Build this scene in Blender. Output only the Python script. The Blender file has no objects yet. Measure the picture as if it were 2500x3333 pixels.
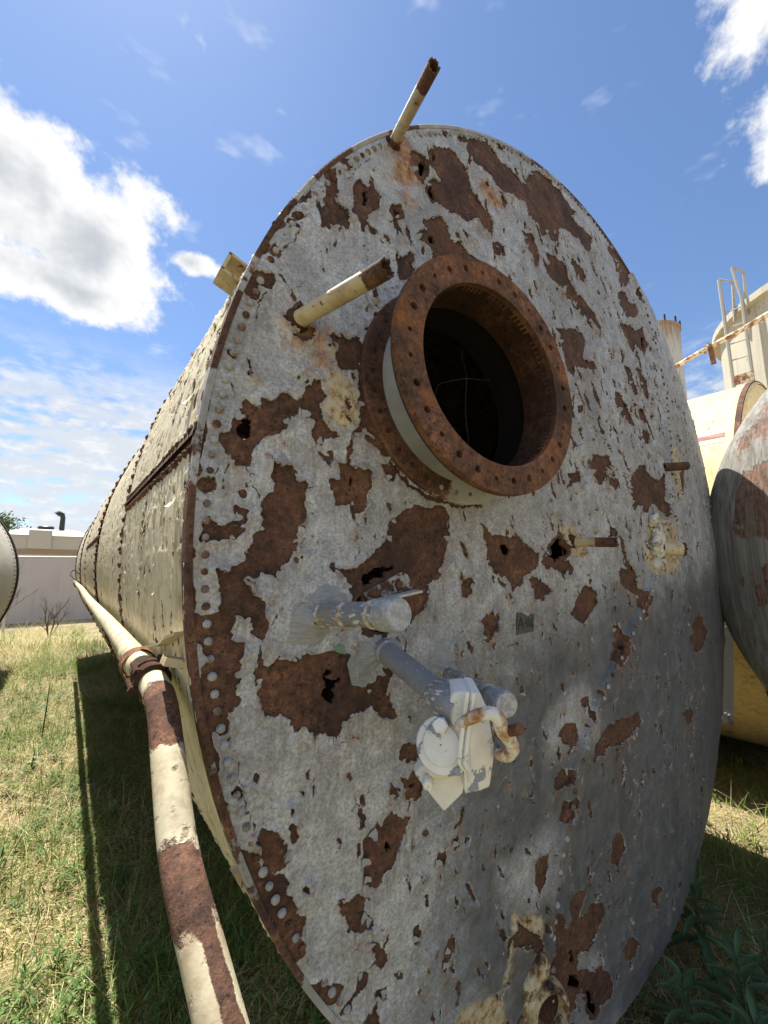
import bpy, bmesh, math, random
import numpy as np
from mathutils import Matrix, Vector
random.seed(7); rng=np.random.default_rng(7)
scn=bpy.context.scene; COL=scn.collection
PI=math.pi
# ------------------------------------------------------------------ camera, sky, sun, exposure
R0=1.35; ZC=1.55; DISH=.105
cam=bpy.data.objects.new('camera',bpy.data.cameras.new('camera')); COL.objects.link(cam); scn.camera=cam
cam.location=(-1.4877,-.64125,1.4663)
cam.rotation_euler=(math.radians(90+7.94),0,math.radians(-38.02))
cam.data.sensor_fit='HORIZONTAL'; cam.data.sensor_width=36; cam.data.lens=36*1316/2500
cam.data.clip_start=.02; cam.data.clip_end=3000
scn.render.resolution_x=768; scn.render.resolution_y=1024
SUN=Vector((-.075,.42,1)).normalized()
sun=bpy.data.objects.new('sun',bpy.data.lights.new('sun','SUN')); COL.objects.link(sun)
sun.data.energy=5.0; sun.data.angle=math.radians(.53); sun.data.color=(1,.95,.86)
sun.rotation_euler=SUN.to_track_quat('Z','Y').to_euler(); sun.location=SUN*30
scn.view_settings.view_transform='Standard'; scn.view_settings.look='None'
scn.view_settings.exposure=1.08; scn.view_settings.gamma=1
scn.cycles.max_bounces=5; scn.cycles.diffuse_bounces=3; scn.cycles.glossy_bounces=2; scn.cycles.transmission_bounces=2

# ------------------------------------------------------------------ node helper
class NT:
    def __init__(s,tree): s.t=tree; s.n=tree.nodes; s.l=tree.links; s.n.clear()
    def put(s,sock,v):
        if v is None: return
        if hasattr(v,'is_linked') or isinstance(v,bpy.types.NodeSocket): s.l.new(v,sock)
        else:
            if isinstance(v,(tuple,list)) and len(v)==3 and sock.type=='RGBA': v=(*v,1)
            sock.default_value=v
    def new(s,k,**kw):
        n=s.n.new(k)
        for a,b in kw.items(): setattr(n,a,b)
        return n
    def co(s,k='Object'): return s.new('ShaderNodeTexCoord').outputs[k]
    def attr(s,name,out='Fac'): 
        n=s.new('ShaderNodeAttribute'); n.attribute_name=name; return n.outputs[out]
    def map(s,v,sc=(1,1,1),loc=(0,0,0),rot=(0,0,0)):
        n=s.new('ShaderNodeMapping'); s.put(n.inputs[0],v); n.inputs['Scale'].default_value=sc; n.inputs['Location'].default_value=loc; n.inputs['Rotation'].default_value=rot; return n.outputs[0]
    def noise(s,v,sc,det=4,ro=.55,dist=0,out=0):
        n=s.new('ShaderNodeTexNoise'); s.put(n.inputs['Vector'],v); n.inputs['Scale'].default_value=sc; n.inputs['Detail'].default_value=det; n.inputs['Roughness'].default_value=ro; n.inputs['Distortion'].default_value=dist; return n.outputs[out]
    def vor(s,v,sc,feat='F1',out='Distance',rand=1):
        n=s.new('ShaderNodeTexVoronoi'); n.feature=feat; s.put(n.inputs['Vector'],v); n.inputs['Scale'].default_value=sc; n.inputs['Randomness'].default_value=rand; return n.outputs[out]
    def m(s,op,a,b=None,c=None,clamp=False):
        n=s.new('ShaderNodeMath',operation=op,use_clamp=clamp)
        for i,v in enumerate((a,b,c)): s.put(n.inputs[i],v)
        return n.outputs[0]
    def vm(s,op,a,b=None):
        n=s.new('ShaderNodeVectorMath',operation=op); s.put(n.inputs[0],a); s.put(n.inputs[1],b); return n.outputs['Value' if op in('DOT_PRODUCT','LENGTH','DISTANCE') else 'Vector']
    def sst(s,v,a,b,lo=0,hi=1,kind='SMOOTHSTEP'):
        n=s.new('ShaderNodeMapRange',interpolation_type=kind); s.put(n.inputs[0],v)
        for i,x in enumerate((a,b,lo,hi)): s.put(n.inputs[i+1],x)
        return n.outputs[0]
    def ramp(s,f,stops,interp='LINEAR'):
        n=s.new('ShaderNodeValToRGB'); s.put(n.inputs[0],f); r=n.color_ramp; r.interpolation=interp
        while len(r.elements)<len(stops): r.elements.new(.5)
        for e,(p,c) in zip(r.elements,stops): e.position=p; e.color=(*c,1) if len(c)==3 else c
        return n.outputs[0]
    def mix(s,f,a,b,mode='MIX'):
        n=s.new('ShaderNodeMix',data_type='RGBA',blend_type=mode); s.put(n.inputs[0],f); s.put(n.inputs[6],a); s.put(n.inputs[7],b); return n.outputs[2]
    def sep(s,v):
        n=s.new('ShaderNodeSeparateXYZ'); s.put(n.inputs[0],v); return n.outputs
    def comb(s,x,y,z):
        n=s.new('ShaderNodeCombineXYZ')
        for i,v in enumerate((x,y,z)): s.put(n.inputs[i],v)
        return n.outputs[0]
    def bump(s,h,st=.5,d=.01,nrm=None):
        n=s.new('ShaderNodeBump'); s.put(n.inputs['Height'],h); n.inputs['Strength'].default_value=st; n.inputs['Distance'].default_value=d; s.put(n.inputs['Normal'],nrm); return n.outputs[0]
    def out(s,col,rough=.7,metal=0,bump=None,spec=.5,emit=None,trans=None):
        b=s.new('ShaderNodeBsdfPrincipled'); s.put(b.inputs['Base Color'],col); s.put(b.inputs['Roughness'],rough); s.put(b.inputs['Metallic'],metal); s.put(b.inputs['Normal'],bump); s.put(b.inputs['Specular IOR Level'],spec)
        sh=b.outputs[0]
        if trans is not None:
            t=s.new('ShaderNodeBsdfTranslucent'); s.put(t.inputs[0],trans); x=s.new('ShaderNodeMixShader'); x.inputs[0].default_value=.35; s.l.new(sh,x.inputs[1]); s.l.new(t.outputs[0],x.inputs[2]); sh=x.outputs[0]
        o=s.new('ShaderNodeOutputMaterial'); s.l.new(sh,o.inputs[0])
MATS={}
def material(name):
    m=bpy.data.materials.new(name); m.use_nodes=True; MATS[name]=m; return NT(m.node_tree)

# ------------------------------------------------------------------ world: Nishita sky with clouds laid out by direction
w=bpy.data.worlds.new('World'); scn.world=w; w.use_nodes=True
def dirpx(az,el):  # azimuth clockwise from +Y (deg), elevation (deg)
    a,e=math.radians(az),math.radians(el); return (math.sin(a)*math.cos(e),math.cos(a)*math.cos(e),math.sin(e))
CUMULUS=[(-10,38.5,16,9),(1,35.5,11,9.5),(-3,30.5,13,6),(-16,32,12,8),(12.8,37.4,3.0,1.9),(93.5,50,10,10),(91.5,41,9.5,8),(106,45,14,12),(150,40,20,10),(215,34,22,10),(262,46,18,11),(310,36,18,9)]
def build_world():
    t=NT(w.node_tree)
    sky=t.new('ShaderNodeTexSky',sky_type='NISHITA'); sky.sun_disc=False
    sky.sun_elevation=math.asin(SUN.z); sky.sun_rotation=math.atan2(SUN.x,SUN.y)
    sky.air_density=1.0; sky.dust_density=.25; sky.ozone_density=1.4; sky.altitude=50
    d=t.vm('NORMALIZE',t.co('Generated')); x,y,z=t.sep(d)
    # cloud deck coordinates: plane above the viewer
    zz=t.m('ADD',t.m('MAXIMUM',z,0.0),.16); flat=t.comb(t.m('DIVIDE',x,zz),t.m('DIVIDE',y,zz),0.0)
    warp=t.vm('ADD',d,t.vm('MULTIPLY',t.vm('SUBTRACT',t.noise(d,6,0,.5,out=1),(.5,.5,.5)),(.13,.13,.13)))
    # cumulus heaps at given bearings
    acc=None
    for (az,el,rx,ry) in CUMULUS:
        c=Vector(dirpx(az,el)); r=Vector(dirpx(az+90,0)); u=c.cross(r).normalized()
        n=t.new('ShaderNodeMapping',vector_type='TEXTURE'); t.l.new(warp,n.inputs[0]); n.inputs['Location'].default_value=c
        n.inputs['Rotation'].default_value=Matrix((r,u,c)).transposed().to_euler('XYZ'); sx,sy=math.sin(math.radians(rx)),math.sin(math.radians(ry)); n.inputs['Scale'].default_value=(sx,sy,max(sx,sy)/.35)
        q=t.vm('LENGTH',n.outputs[0]); acc=q if acc is None else t.m('MINIMUM',acc,q)
    acc=t.m('SUBTRACT',1.0,acc,clamp=True)
    n1=t.noise(d,13,5,.62); n2=t.noise(t.vm('ADD',d,(.012,.03,-.05)),9,4,.6)
    dens=t.m('ADD',t.m('MULTIPLY',acc,1.9),t.m('MULTIPLY',t.m('SUBTRACT',n1,.5),2.4))
    cum=t.sst(dens,.44,1.0)
    thick=t.sst(t.m('ADD',acc,t.m('MULTIPLY',t.m('SUBTRACT',n2,.5),1.9)),.38,1.25)
    ccol=t.mix(thick,(1.0,1.0,1.0),(.56,.60,.65))
    # altocumulus deck: ripples seen low in the sky
    rip=t.noise(t.map(flat,(1.0,1.5,1),rot=(0,0,.5)),2.6,2,.60); cov=t.noise(flat,.33,1,.5); puff=t.noise(t.map(d,(1,1,2.3)),21,3,.62)
    lowmask=t.sst(z,.46,.28)
    ad=t.m('ADD',t.m('MULTIPLY',rip,.55),t.m('ADD',t.m('MULTIPLY',puff,.55),t.m('MULTIPLY',t.m('SUBTRACT',cov,.43),.8)))
    alto=t.m('MULTIPLY',t.sst(ad,.43,.62),lowmask)
    low=t.m('MULTIPLY',t.m('MULTIPLY',t.sst(t.noise(t.map(d,(3.5,3.5,16)),2.0,3,.62),.48,.66),t.sst(z,.24,.10)),.85)
    alto=t.m('MAXIMUM',alto,low)
    acol=t.mix(t.sst(puff,.48,.72),(.80,.84,.89),(1.0,1.0,1.0))
    wisp=t.m('MULTIPLY',t.sst(t.noise(t.map(d,(3,3,9),rot=(.3,.2,0)),2.6,3,.62),.60,.86),.6)
    skyc=sky.outputs[0]
    base=t.mix(1.0,skyc,(.070,.077,.086),'MULTIPLY')
    base=t.mix(wisp,base,(.45,.48,.53))
    base=t.mix(t.m('MULTIPLY',alto,.92),base,t.mix(1.0,acol,(.46,.46,.46),'MULTIPLY'))
    base=t.mix(cum,base,t.mix(1.0,ccol,(.50,.50,.50),'MULTIPLY'))
    bg=t.new('ShaderNodeBackground'); t.l.new(base,bg.inputs[0]); bg.inputs[1].default_value=1.0
    o=t.new('ShaderNodeOutputWorld'); t.l.new(bg.outputs[0],o.inputs[0])
build_world()

# ------------------------------------------------------------------ object helpers
def tag(o,label=None,cat=None,group=None,kind=None):
    if label: o['label']=label
    if cat: o['category']=cat
    if group: o['group']=group
    if kind: o['kind']=kind
    return o
def empty(name,loc,label,cat,group=None):
    o=bpy.data.objects.new(name,None); COL.objects.link(o); o.location=loc; o.empty_display_size=.1
    return tag(o,label,cat,group)
def attach(o,parent):
    if parent is not None:
        o.parent=parent
        if parent.type=='EMPTY': o.matrix_parent_inverse=Matrix.Translation(-Vector(parent.location))
    return o
def mkmesh(name,V,F,mat,smooth=False):
    me=bpy.data.meshes.new(name); V=np.asarray(V,dtype=np.float32).reshape(-1,3)
    if isinstance(F,np.ndarray):
        k=F.shape[1]; me.vertices.add(len(V)); me.vertices.foreach_set('co',V.ravel())
        me.loops.add(F.size); me.loops.foreach_set('vertex_index',F.astype(np.int32).ravel())
        me.polygons.add(len(F)); me.polygons.foreach_set('loop_start',np.arange(0,F.size,k,dtype=np.int32)); me.polygons.foreach_set('loop_total',np.full(len(F),k,dtype=np.int32))
        me.update(calc_edges=True); me.validate()
    else: me.from_pydata(V.tolist(),[],[tuple(int(i) for i in f) for f in F]); me.update()
    if mat: me.materials.append(MATS[mat])
    if smooth: me.polygons.foreach_set('use_smooth',np.ones(len(me.polygons),dtype=bool))
    return me
def obj(name,me,parent=None,mw=None):
    o=bpy.data.objects.new(name,me); COL.objects.link(o)
    if mw is not None: o.matrix_basis=mw
    return attach(o,parent)
def frame(d,up=(0,0,1)):
    d=Vector(d).normalized(); u=Vector(up)
    if abs(d.dot(u))>.99: u=Vector((1,0,0))
    a=d.cross(u).normalized(); b=a.cross(d).normalized(); return d,a,b
class MB:
    def __init__(s): s.v=[];s.f=[]
    def add(s,V,F):
        o=len(s.v); s.v+= [tuple(p) for p in V]; s.f+=[tuple(i+o for i in f) for f in F]; return s
    def box(s,c,size,rot=None):
        c=Vector(c); M=rot if rot else Matrix.Identity(3); V=[]
        for i in range(8): V.append(c+M@Vector(((i&1)-.5,((i>>1)&1)-.5,((i>>2)&1)-.5)) if False else c+M@Vector((((i&1)-.5)*size[0],(((i>>1)&1)-.5)*size[1],(((i>>2)&1)-.5)*size[2])))
        return s.add(V,[(0,2,3,1),(4,5,7,6),(0,1,5,4),(2,6,7,3),(0,4,6,2),(1,3,7,5)])
    def tube(s,pts,r,seg=16,cap=(True,True),jit=0):
        pts=[Vector(p) for p in pts]; n=len(pts); rs=r if hasattr(r,'__len__') else [r]*n; V=[];F=[]; a=None
        for i,p in enumerate(pts):
            d=(pts[min(i+1,n-1)]-pts[max(i-1,0)]).normalized()
            if a is None: _,a,b=frame(d)
            else: a=(a-d*a.dot(d)).normalized(); b=a.cross(d).normalized()
            for k in range(seg):
                t=2*PI*k/seg; q=rs[i]*(1+(random.uniform(-jit,jit) if jit else 0)); V.append(p+a*math.cos(t)*q+b*math.sin(t)*q)
        for i in range(n-1):
            for k in range(seg): k2=(k+1)%seg; F.append((i*seg+k,i*seg+k2,(i+1)*seg+k2,(i+1)*seg+k))
        if cap[0]: F.append(tuple(range(seg)))
        if cap[1]: F.append(tuple((n-1)*seg+k for k in reversed(range(seg))))
        return s.add(V,F)
    def pipe(s,a,b,r,ri,seg=20,jag=0):     # hollow open-ended pipe
        a,b=Vector(a),Vector(b); d,e1,e2=frame(b-a); V=[];F=[]
        L=(b-a).length; rings=[(a,r,0),(a+d*L*.25,r,0),(a+d*L*.5,r,0),(a+d*L*.75,r,0),(a+d*L*.93,r,0),(b,r,jag),(b,ri,jag),(a+d*L*.6,ri,0)]
        js=[random.uniform(-1,1) for _ in range(seg)]
        for p,q,j in rings:
            for k in range(seg):
                t=2*PI*k/seg; V.append(p+(e1*math.cos(t)+e2*math.sin(t))*q+d*(js[k]*j))
        for i in range(len(rings)-1):
            for k in range(seg): k2=(k+1)%seg; F.append((i*seg+k,i*seg+k2,(i+1)*seg+k2,(i+1)*seg+k))
        F.append(tuple((len(rings)-1)*seg+k for k in range(seg)))
        return s.add(V,F)
    def lathe(s,base,axis,prof,seg=24,a0=0,a1=2*PI):
        base=Vector(base); d,e1,e2=frame(axis); V=[];F=[]; full=abs(a1-a0-2*PI)<1e-6; n=seg if full else seg+1
        for (q,h) in prof:
            for k in range(n):
                t=a0+(a1-a0)*k/seg; V.append(base+d*h+(e1*math.cos(t)+e2*math.sin(t))*q)
        for i in range(len(prof)-1):
            for k in range(seg):
                k2=(k+1)%n; F.append((i*n+k,i*n+k2,(i+1)*n+k2,(i+1)*n+k))
        return s.add(V,F)
    def prism(s,poly,o,ex,ey,ez,t0,t1,bev=0):      # outline poly in (ex,ey), extruded along ez
        o,ex,ey,ez=Vector(o),Vector(ex),Vector(ey),Vector(ez); n=len(poly); V=[]
        cx=sum(p[0] for p in poly)/n; cy=sum(p[1] for p in poly)/n
        lay=[(t0,1)] if not bev else [(t0,1)]
        lay+= [(t1,1)] if not bev else [(t1-bev*(1 if t1>t0 else -1),1),(t1,'b')]
        for t,k in lay:
            for p in poly:
                x,y=p
                if k=='b':
                    l=math.hypot(x-cx,y-cy)+1e-9; x-=(x-cx)/l*bev; y-=(y-cy)/l*bev
                V.append(o+ex*x+ey*y+ez*t)
        F=[tuple(range(n)),tuple((len(lay)-1)*n+k for k in reversed(range(n)))]
        for i in range(len(lay)-1):
            for k in range(n): k2=(k+1)%n; F.append((i*n+k,i*n+k2,(i+1)*n+k2,(i+1)*n+k))
        return s.add(V,F)
    def mesh(s,name,mat,smooth=False,fix=True):
        me=mkmesh(name,s.v,s.f,mat,False)
        if fix:
            bm=bmesh.new(); bm.from_mesh(me); bmesh.ops.recalc_face_normals(bm,faces=bm.faces); bm.to_mesh(me); bm.free()
        if smooth:
            me.polygons.foreach_set('use_smooth',np.ones(len(me.polygons),dtype=bool))
            try: me.set_sharp_from_angle(angle=math.radians(38))
            except Exception: pass
        return me
    def build(s,name,mat,parent=None,smooth=False): return obj(name,s.mesh(name,mat,smooth),parent)
# numpy noise
def hsh(i,j,s):
    n=(i*374761393+j*668265263+s*1442695041)&0xffffffff; n=((n^(n>>13))*1274126177)&0xffffffff; n=n^(n>>16); return (n&0xffff)/65535.
def vnoise(x,y,s=0):
    xi=np.floor(x).astype(np.int64); yi=np.floor(y).astype(np.int64); fx=x-xi; fy=y-yi; u=fx*fx*(3-2*fx); v=fy*fy*(3-2*fy)
    return (hsh(xi,yi,s)*(1-u)+hsh(xi+1,yi,s)*u)*(1-v)+(hsh(xi,yi+1,s)*(1-u)+hsh(xi+1,yi+1,s)*u)*v
def fbm(x,y,s=0,o=4):
    r=0;a=.5;t=0
    for k in range(o): r=r+a*vnoise(x*2**k+17.3*k,y*2**k-9.1*k,s+k); t+=a; a*=.5
    return r/t
def sstep(a,b,x): q=np.clip((x-a)/(b-a),0,1); return q*q*(3-2*q)
def poly_sd(x,z,P):
    d=np.full(x.shape,1e9); ins=np.zeros(x.shape,bool); n=len(P)
    for i in range(n):
        ax,az=P[i]; bx,bz=P[(i+1)%n]; ex,ez=bx-ax,bz-az; L=ex*ex+ez*ez+1e-12
        t=np.clip(((x-ax)*ex+(z-az)*ez)/L,0,1); d=np.minimum(d,(x-ax-t*ex)**2+(z-az-t*ez)**2)
        if az!=bz:
            c=((az>z)!=(bz>z))&(x<(bx-ax)*(z-az)/(bz-az)+ax); ins^=c
    d=np.sqrt(d); return np.where(ins,d,-d)
def line_d(x,z,P):
    d=np.full(x.shape,1e9)
    for (ax,az),(bx,bz) in zip(P[:-1],P[1:]):
        ex,ez=bx-ax,bz-az; L=ex*ex+ez*ez+1e-12; t=np.clip(((x-ax)*ex+(z-az)*ez)/L,0,1); d=np.minimum(d,(x-ax-t*ex)**2+(z-az-t*ez)**2)
    return np.sqrt(d)
def setattrs(me,**kw):
    for k,a in kw.items():
        at=me.attributes.new(k,'FLOAT','POINT'); at.data.foreach_set('value',np.asarray(a,dtype=np.float32))
def dish_y(x,zp): return -DISH*(1-(x*x+zp*zp)/R0**2)
def dish_n(x,zp): return Vector((2*DISH*x/R0**2,-1,2*DISH*zp/R0**2)).normalized()

# ------------------------------------------------------------------ materials
def rust_col(t,co,s=1.0,bright=1.0):
    a=t.noise(co,14*s,5,.6); b=t.noise(co,75*s,4,.65); c=t.noise(co,260*s,3,.7)
    k=t.m('ADD',t.m('MULTIPLY',a,.36),t.m('ADD',t.m('MULTIPLY',b,.40),t.m('MULTIPLY',c,.24)))
    col=t.ramp(k,[(.38,(.034*bright,.022*bright,.015*bright)),(.47,(.090*bright,.047*bright,.030*bright)),(.54,(.140*bright,.068*bright,.042*bright)),(.62,(.25*bright,.125*bright,.066*bright))])
    lo=t.noise(co,4.5*s,4,.6); col=t.mix(t.m('MULTIPLY',t.sst(lo,.52,.70),.40),col,(.18*bright,.085*bright,.045*bright)); col=t.mix(t.m('MULTIPLY',t.sst(lo,.46,.34),.6),col,(.045*bright,.028*bright,.022*bright))
    pit=t.sst(t.noise(co,170*s,2,.5),.60,.70); return t.mix(t.m('MULTIPLY',pit,.8),col,(.022,.013,.011)),c
def peel(name,paint,paint2,amp=.004,nsc=60,attr='sd',bright=1.0,rough=.6,extra=None,streak=0,rs=1.0,flecks=0.0):
    t=material(name); co=t.co()
    sd=t.attr(attr); n=t.m('SUBTRACT',t.noise(co,nsc,5,.65),.5)
    v=t.m('ADD',sd,t.m('MULTIPLY',n,amp*2))
    if flecks: v=t.m('MAXIMUM',v,t.m('MULTIPLY',t.m('SUBTRACT',t.noise(co,nsc*1.3,4,.6),.72-flecks),.03))
    e=amp*.12; mask=t.sst(v,-e,e)
    rc,fine=rust_col(t,co,rs,bright)
    pn=t.noise(co,9,6,.6); ps=t.noise(co,95,4,.65)
    pc=t.mix(t.sst(pn,.35,.68),paint,paint2)
    pc=t.mix(t.m('MULTIPLY',t.sst(ps,.60,.78),.35),pc,tuple(x*.55 for x in paint))
    if streak:
        st=t.noise(t.map(co,(30,30,1.6)),1.5,4,.6); pc=t.mix(t.m('MULTIPLY',t.sst(st,.52,.72),streak),pc,(.20,.12,.06))
    bleed=t.m('MULTIPLY',t.sst(v,-.016,0.0),t.sst(t.noise(co,35,3,.5),.45,.7))
    pc=t.mix(t.m('MULTIPLY',bleed,.55),pc,(.26,.14,.065))
    col=t.mix(mask,pc,rc)
    h=t.m('ADD',t.m('MULTIPLY',t.m('SUBTRACT',1.0,mask),1.0),t.m('ADD',t.m('MULTIPLY',ps,.35),t.m('MULTIPLY',t.m('MULTIPLY',fine,mask),.6)))
    t.out(col,t.mix(mask,(rough,)*3,(.92,)*3),bump=t.bump(h,.8,.0025),spec=.35)
def build_materials():
    # head of the near tank
    t=material('head_paint'); co=t.co(); sd=t.attr('sd'); ck=t.attr('crk'); so=t.attr('sto'); sc=t.attr('stc'); gy=t.attr('gry')
    n1=t.m('SUBTRACT',t.noise(co,170,4,.65),.5); v=t.m('ADD',sd,t.m('MULTIPLY',n1,.006))
    rmask=t.sst(v,-.0004,.0004)
    crk=t.sst(t.m('ADD',ck,t.m('MULTIPLY',n1,.0025)),-.0003,.0004)
    rc,fine=rust_col(t,co,1.0,.94)
    big=t.noise(co,3.2,4,.6); mid=t.noise(co,24,4,.65); sp=t.noise(co,190,3,.72); sp2=t.noise(co,80,4,.65); rn=t.attr('run')
    pc=t.mix(t.sst(mid,.34,.66),(.52,.53,.537),(.335,.34,.345))
    pc=t.mix(t.m('MULTIPLY',t.sst(big,.45,.7),.5),pc,(.34,.338,.33))
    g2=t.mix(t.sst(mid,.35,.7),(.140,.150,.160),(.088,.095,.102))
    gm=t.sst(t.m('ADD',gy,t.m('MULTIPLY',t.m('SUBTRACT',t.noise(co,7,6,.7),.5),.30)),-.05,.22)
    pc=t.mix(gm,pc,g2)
    dirt=t.noise(t.map(co,(1,1,.35)),4.0,5,.62); pc=t.mix(t.m('MULTIPLY',t.sst(dirt,.45,.66),.55),pc,t.mix(1.0,pc,(.56,.53,.49),'MULTIPLY'))
    pc=t.mix(t.m('MULTIPLY',t.sst(sp,.48,.62),.75),pc,t.mix(.55,pc,(.12,.115,.11)))
    pc=t.mix(t.m('MULTIPLY',t.sst(sp,.47,.36),.5),pc,t.mix(1.0,pc,(1.45,1.45,1.45),'MULTIPLY'))
    gr=t.noise(co,430,2,.6); pc=t.mix(t.m('MULTIPLY',t.sst(gr,.60,.72),.5),pc,(.16,.15,.14))
    pc=t.mix(t.m('MULTIPLY',t.sst(sp2,.52,.68),.50),pc,t.mix(.55,pc,(.15,.14,.125)))
    drip=t.noise(t.map(co,(26,26,2.2)),2.0,4,.6); pc=t.mix(t.m('MULTIPLY',t.sst(drip,.55,.75),.28),pc,(.34,.30,.25))
    pit=t.sst(t.vor(co,46),.13,.07); pc=t.mix(t.m('MULTIPLY',pit,t.sst(t.noise(co,5,2),.5,.62)),pc,(.10,.075,.06))
    rk=t.m('MULTIPLY',rn,t.sst(t.noise(t.map(co,(1,1,.12)),120,3,.6),.42,.62)); pc=t.mix(t.m('MULTIPLY',rk,.50),pc,(.21,.125,.07))
    edge=t.m('MULTIPLY',t.sst(v,-.009,-.001),t.sst(t.noise(co,30,4,.6),.46,.72)); pc=t.mix(t.m('MULTIPLY',edge,.55),pc,(.30,.17,.085))
    ec=t.m('MULTIPLY',t.sst(ck,-.010,0),t.sst(t.noise(co,40,3,.6),.50,.7)); pc=t.mix(t.m('MULTIPLY',ec,.6),pc,(.30,.16,.075))
    sn=t.noise(co,20,6,.68); sn2=t.noise(t.vm('ADD',co,(3,1,2)),55,5,.65)
    creamc=t.ramp(sn2,[(.34,(.06,.03,.015)),(.42,(.36,.23,.10)),(.52,(.50,.42,.27)),(.75,(.52,.48,.37))])
    orangec=t.ramp(sn2,[(.3,(.10,.045,.02)),(.45,(.28,.13,.05)),(.58,(.46,.26,.11)),(.75,(.55,.42,.24))])
    mo=t.sst(t.m('ADD',so,t.m('MULTIPLY',t.m('SUBTRACT',sn,.5),.16)),-.02,.05); mc=t.sst(t.m('ADD',sc,t.m('MULTIPLY',t.m('SUBTRACT',sn,.5),.07)),-.008,.012)
    pc=t.mix(mo,pc,orangec); pc=t.mix(mc,pc,creamc)
    rc=t.mix(t.m('MULTIPLY',mo,.45),rc,orangec)
    scur=t.sst(t.noise(co,34,6,.72),.63,.70); rc=t.mix(t.m('MULTIPLY',scur,t.sst(t.noise(co,4,3,.5),.56,.66)),rc,(.42,.37,.33))
    pc=t.mix(t.m('MULTIPLY',crk,.92),pc,(.035,.026,.022))
    prim=t.m('MULTIPLY',t.sst(v,-.0022,-.0006),t.sst(t.noise(co,26,3,.6),.45,.6)); pc=t.mix(t.m('MULTIPLY',prim,.75),pc,(.50,.49,.46))
    edge_shade=t.m('MULTIPLY',t.sst(v,.010,.0005),t.sst(t.noise(co,40,4,.6),.40,.62)); rc=t.mix(t.m('MULTIPLY',edge_shade,.55),rc,(.040,.024,.018))  # shadow along the paint edges, painted into the rust colour
    col=t.mix(rmask,pc,rc)
    wr=t.noise(co,120,5,.6); h=t.m('ADD',t.m('MULTIPLY',t.m('SUBTRACT',1.0,rmask),1.1),t.m('ADD',t.m('MULTIPLY',wr,.9),t.m('MULTIPLY',t.m('MULTIPLY',fine,rmask),.7)))
    h=t.m('SUBTRACT',h,t.m('MULTIPLY',crk,1.2))
    t.out(col,t.mix(rmask,(.58,)*3,(.93,)*3),bump=t.bump(h,.85,.0022),spec=.35)
    peel('rim_peel',(.40,.40,.385),(.29,.28,.265),amp=.010,nsc=45)
    peel('cream_peel',(.58,.50,.32),(.47,.39,.24),amp=.010,nsc=60,flecks=.07,streak=.25)
    peel('pale_peel',(.58,.52,.36),(.48,.42,.27),amp=.022,nsc=30,bright=1.05,flecks=.075,streak=.40)
    peel('shell_peel',(.70,.625,.43),(.58,.50,.32),amp=.005,nsc=70,streak=.42)
    peel('shell_far',(.66,.61,.45),(.56,.50,.35),amp=.02,nsc=30,streak=.45,flecks=.06)
    peel('grey_peel',(.37,.38,.385),(.27,.275,.275),amp=.008,nsc=60)
    peel('yellow_peel',(.74,.58,.29),(.66,.50,.24),amp=.02,nsc=9,rs=.4,flecks=.02,streak=.10)
    peel('stone_peel',(.52,.50,.43),(.42,.40,.34),amp=.03,nsc=6,rs=.3)
    t=material('rivet_peel'); co=t.co(); oi=t.new('ShaderNodeObjectInfo').outputs['Random']; n=t.noise(co,55,4,.6); wv=t.m('ADD',n,t.m('MULTIPLY',t.m('SUBTRACT',oi,.5),.45)); t.out(t.ramp(wv,[(.24,(.13,.075,.05)),(.38,(.22,.17,.135)),(.48,(.31,.30,.285)),(.72,(.39,.39,.385))]),.8,bump=t.bump(n,.4,.002))
    t=material('flange_rust'); co=t.co(); rc,f=rust_col(t,co,.9,1.25); o=t.mix(t.sst(t.noise(co,16,5,.65),.48,.68),rc,t.ramp(t.noise(co,120,4,.7),[(.3,(.10,.04,.02)),(.5,(.26,.105,.04)),(.7,(.38,.17,.065))]))
    t.out(o,.9,bump=t.bump(f,.7,.003),spec=.25)
    t=material('dark_rust'); co=t.co(); rc,f=rust_col(t,co,1.3,.55); t.out(rc,.95,bump=t.bump(f,.7,.003),spec=.2)
    t=material('bore_rust'); co=t.co(); rc,f=rust_col(t,co,.8,.42); t.out(rc,.95,bump=t.bump(f,.5,.003),spec=.2)
    t=material('interior_shade'); co=t.co(); t.out(t.mix(t.noise(co,4,3),(.010,.009,.009),(.020,.017,.015)),1.0,spec=.05)  # near-black colour standing in for the shade inside the tank
    t=material('galvanised'); co=t.co(); n=t.noise(co,60,5,.65); fl=t.sst(t.noise(t.map(co,(1,.30,1)),170,4,.7),.53,.60); b=t.mix(n,(.19,.20,.215),(.31,.32,.33)); 
    rs=t.sst(t.noise(co,34,4,.6),.57,.68); b=t.mix(t.m('MULTIPLY',fl,t.sst(t.noise(co,14,3,.6),.36,.52)),b,(.62,.61,.57)); b=t.mix(t.m('MULTIPLY',rs,.7),b,(.38,.24,.10))
    t.out(b,t.mix(fl,(.42,)*3,(.7,)*3),metal=t.mix(fl,(.25,)*3,(0,)*3),bump=t.bump(t.m('ADD',fl,t.m('MULTIPLY',n,.5)),.5,.002))
    t=material('pipe_grey'); co=t.co(); n=t.noise(co,40,6,.65); b=t.mix(n,(.20,.21,.225),(.30,.31,.325)); sp=t.sst(t.noise(co,240,2,.6),.66,.70); b=t.mix(sp,b,(.62,.62,.6)); ch=t.sst(t.noise(co,30,5,.65),.64,.67); b=t.mix(ch,b,(.60,.60,.57)); t.out(b,.48,metal=.15,bump=t.bump(t.m('ADD',n,ch),.4,.0015))
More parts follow.
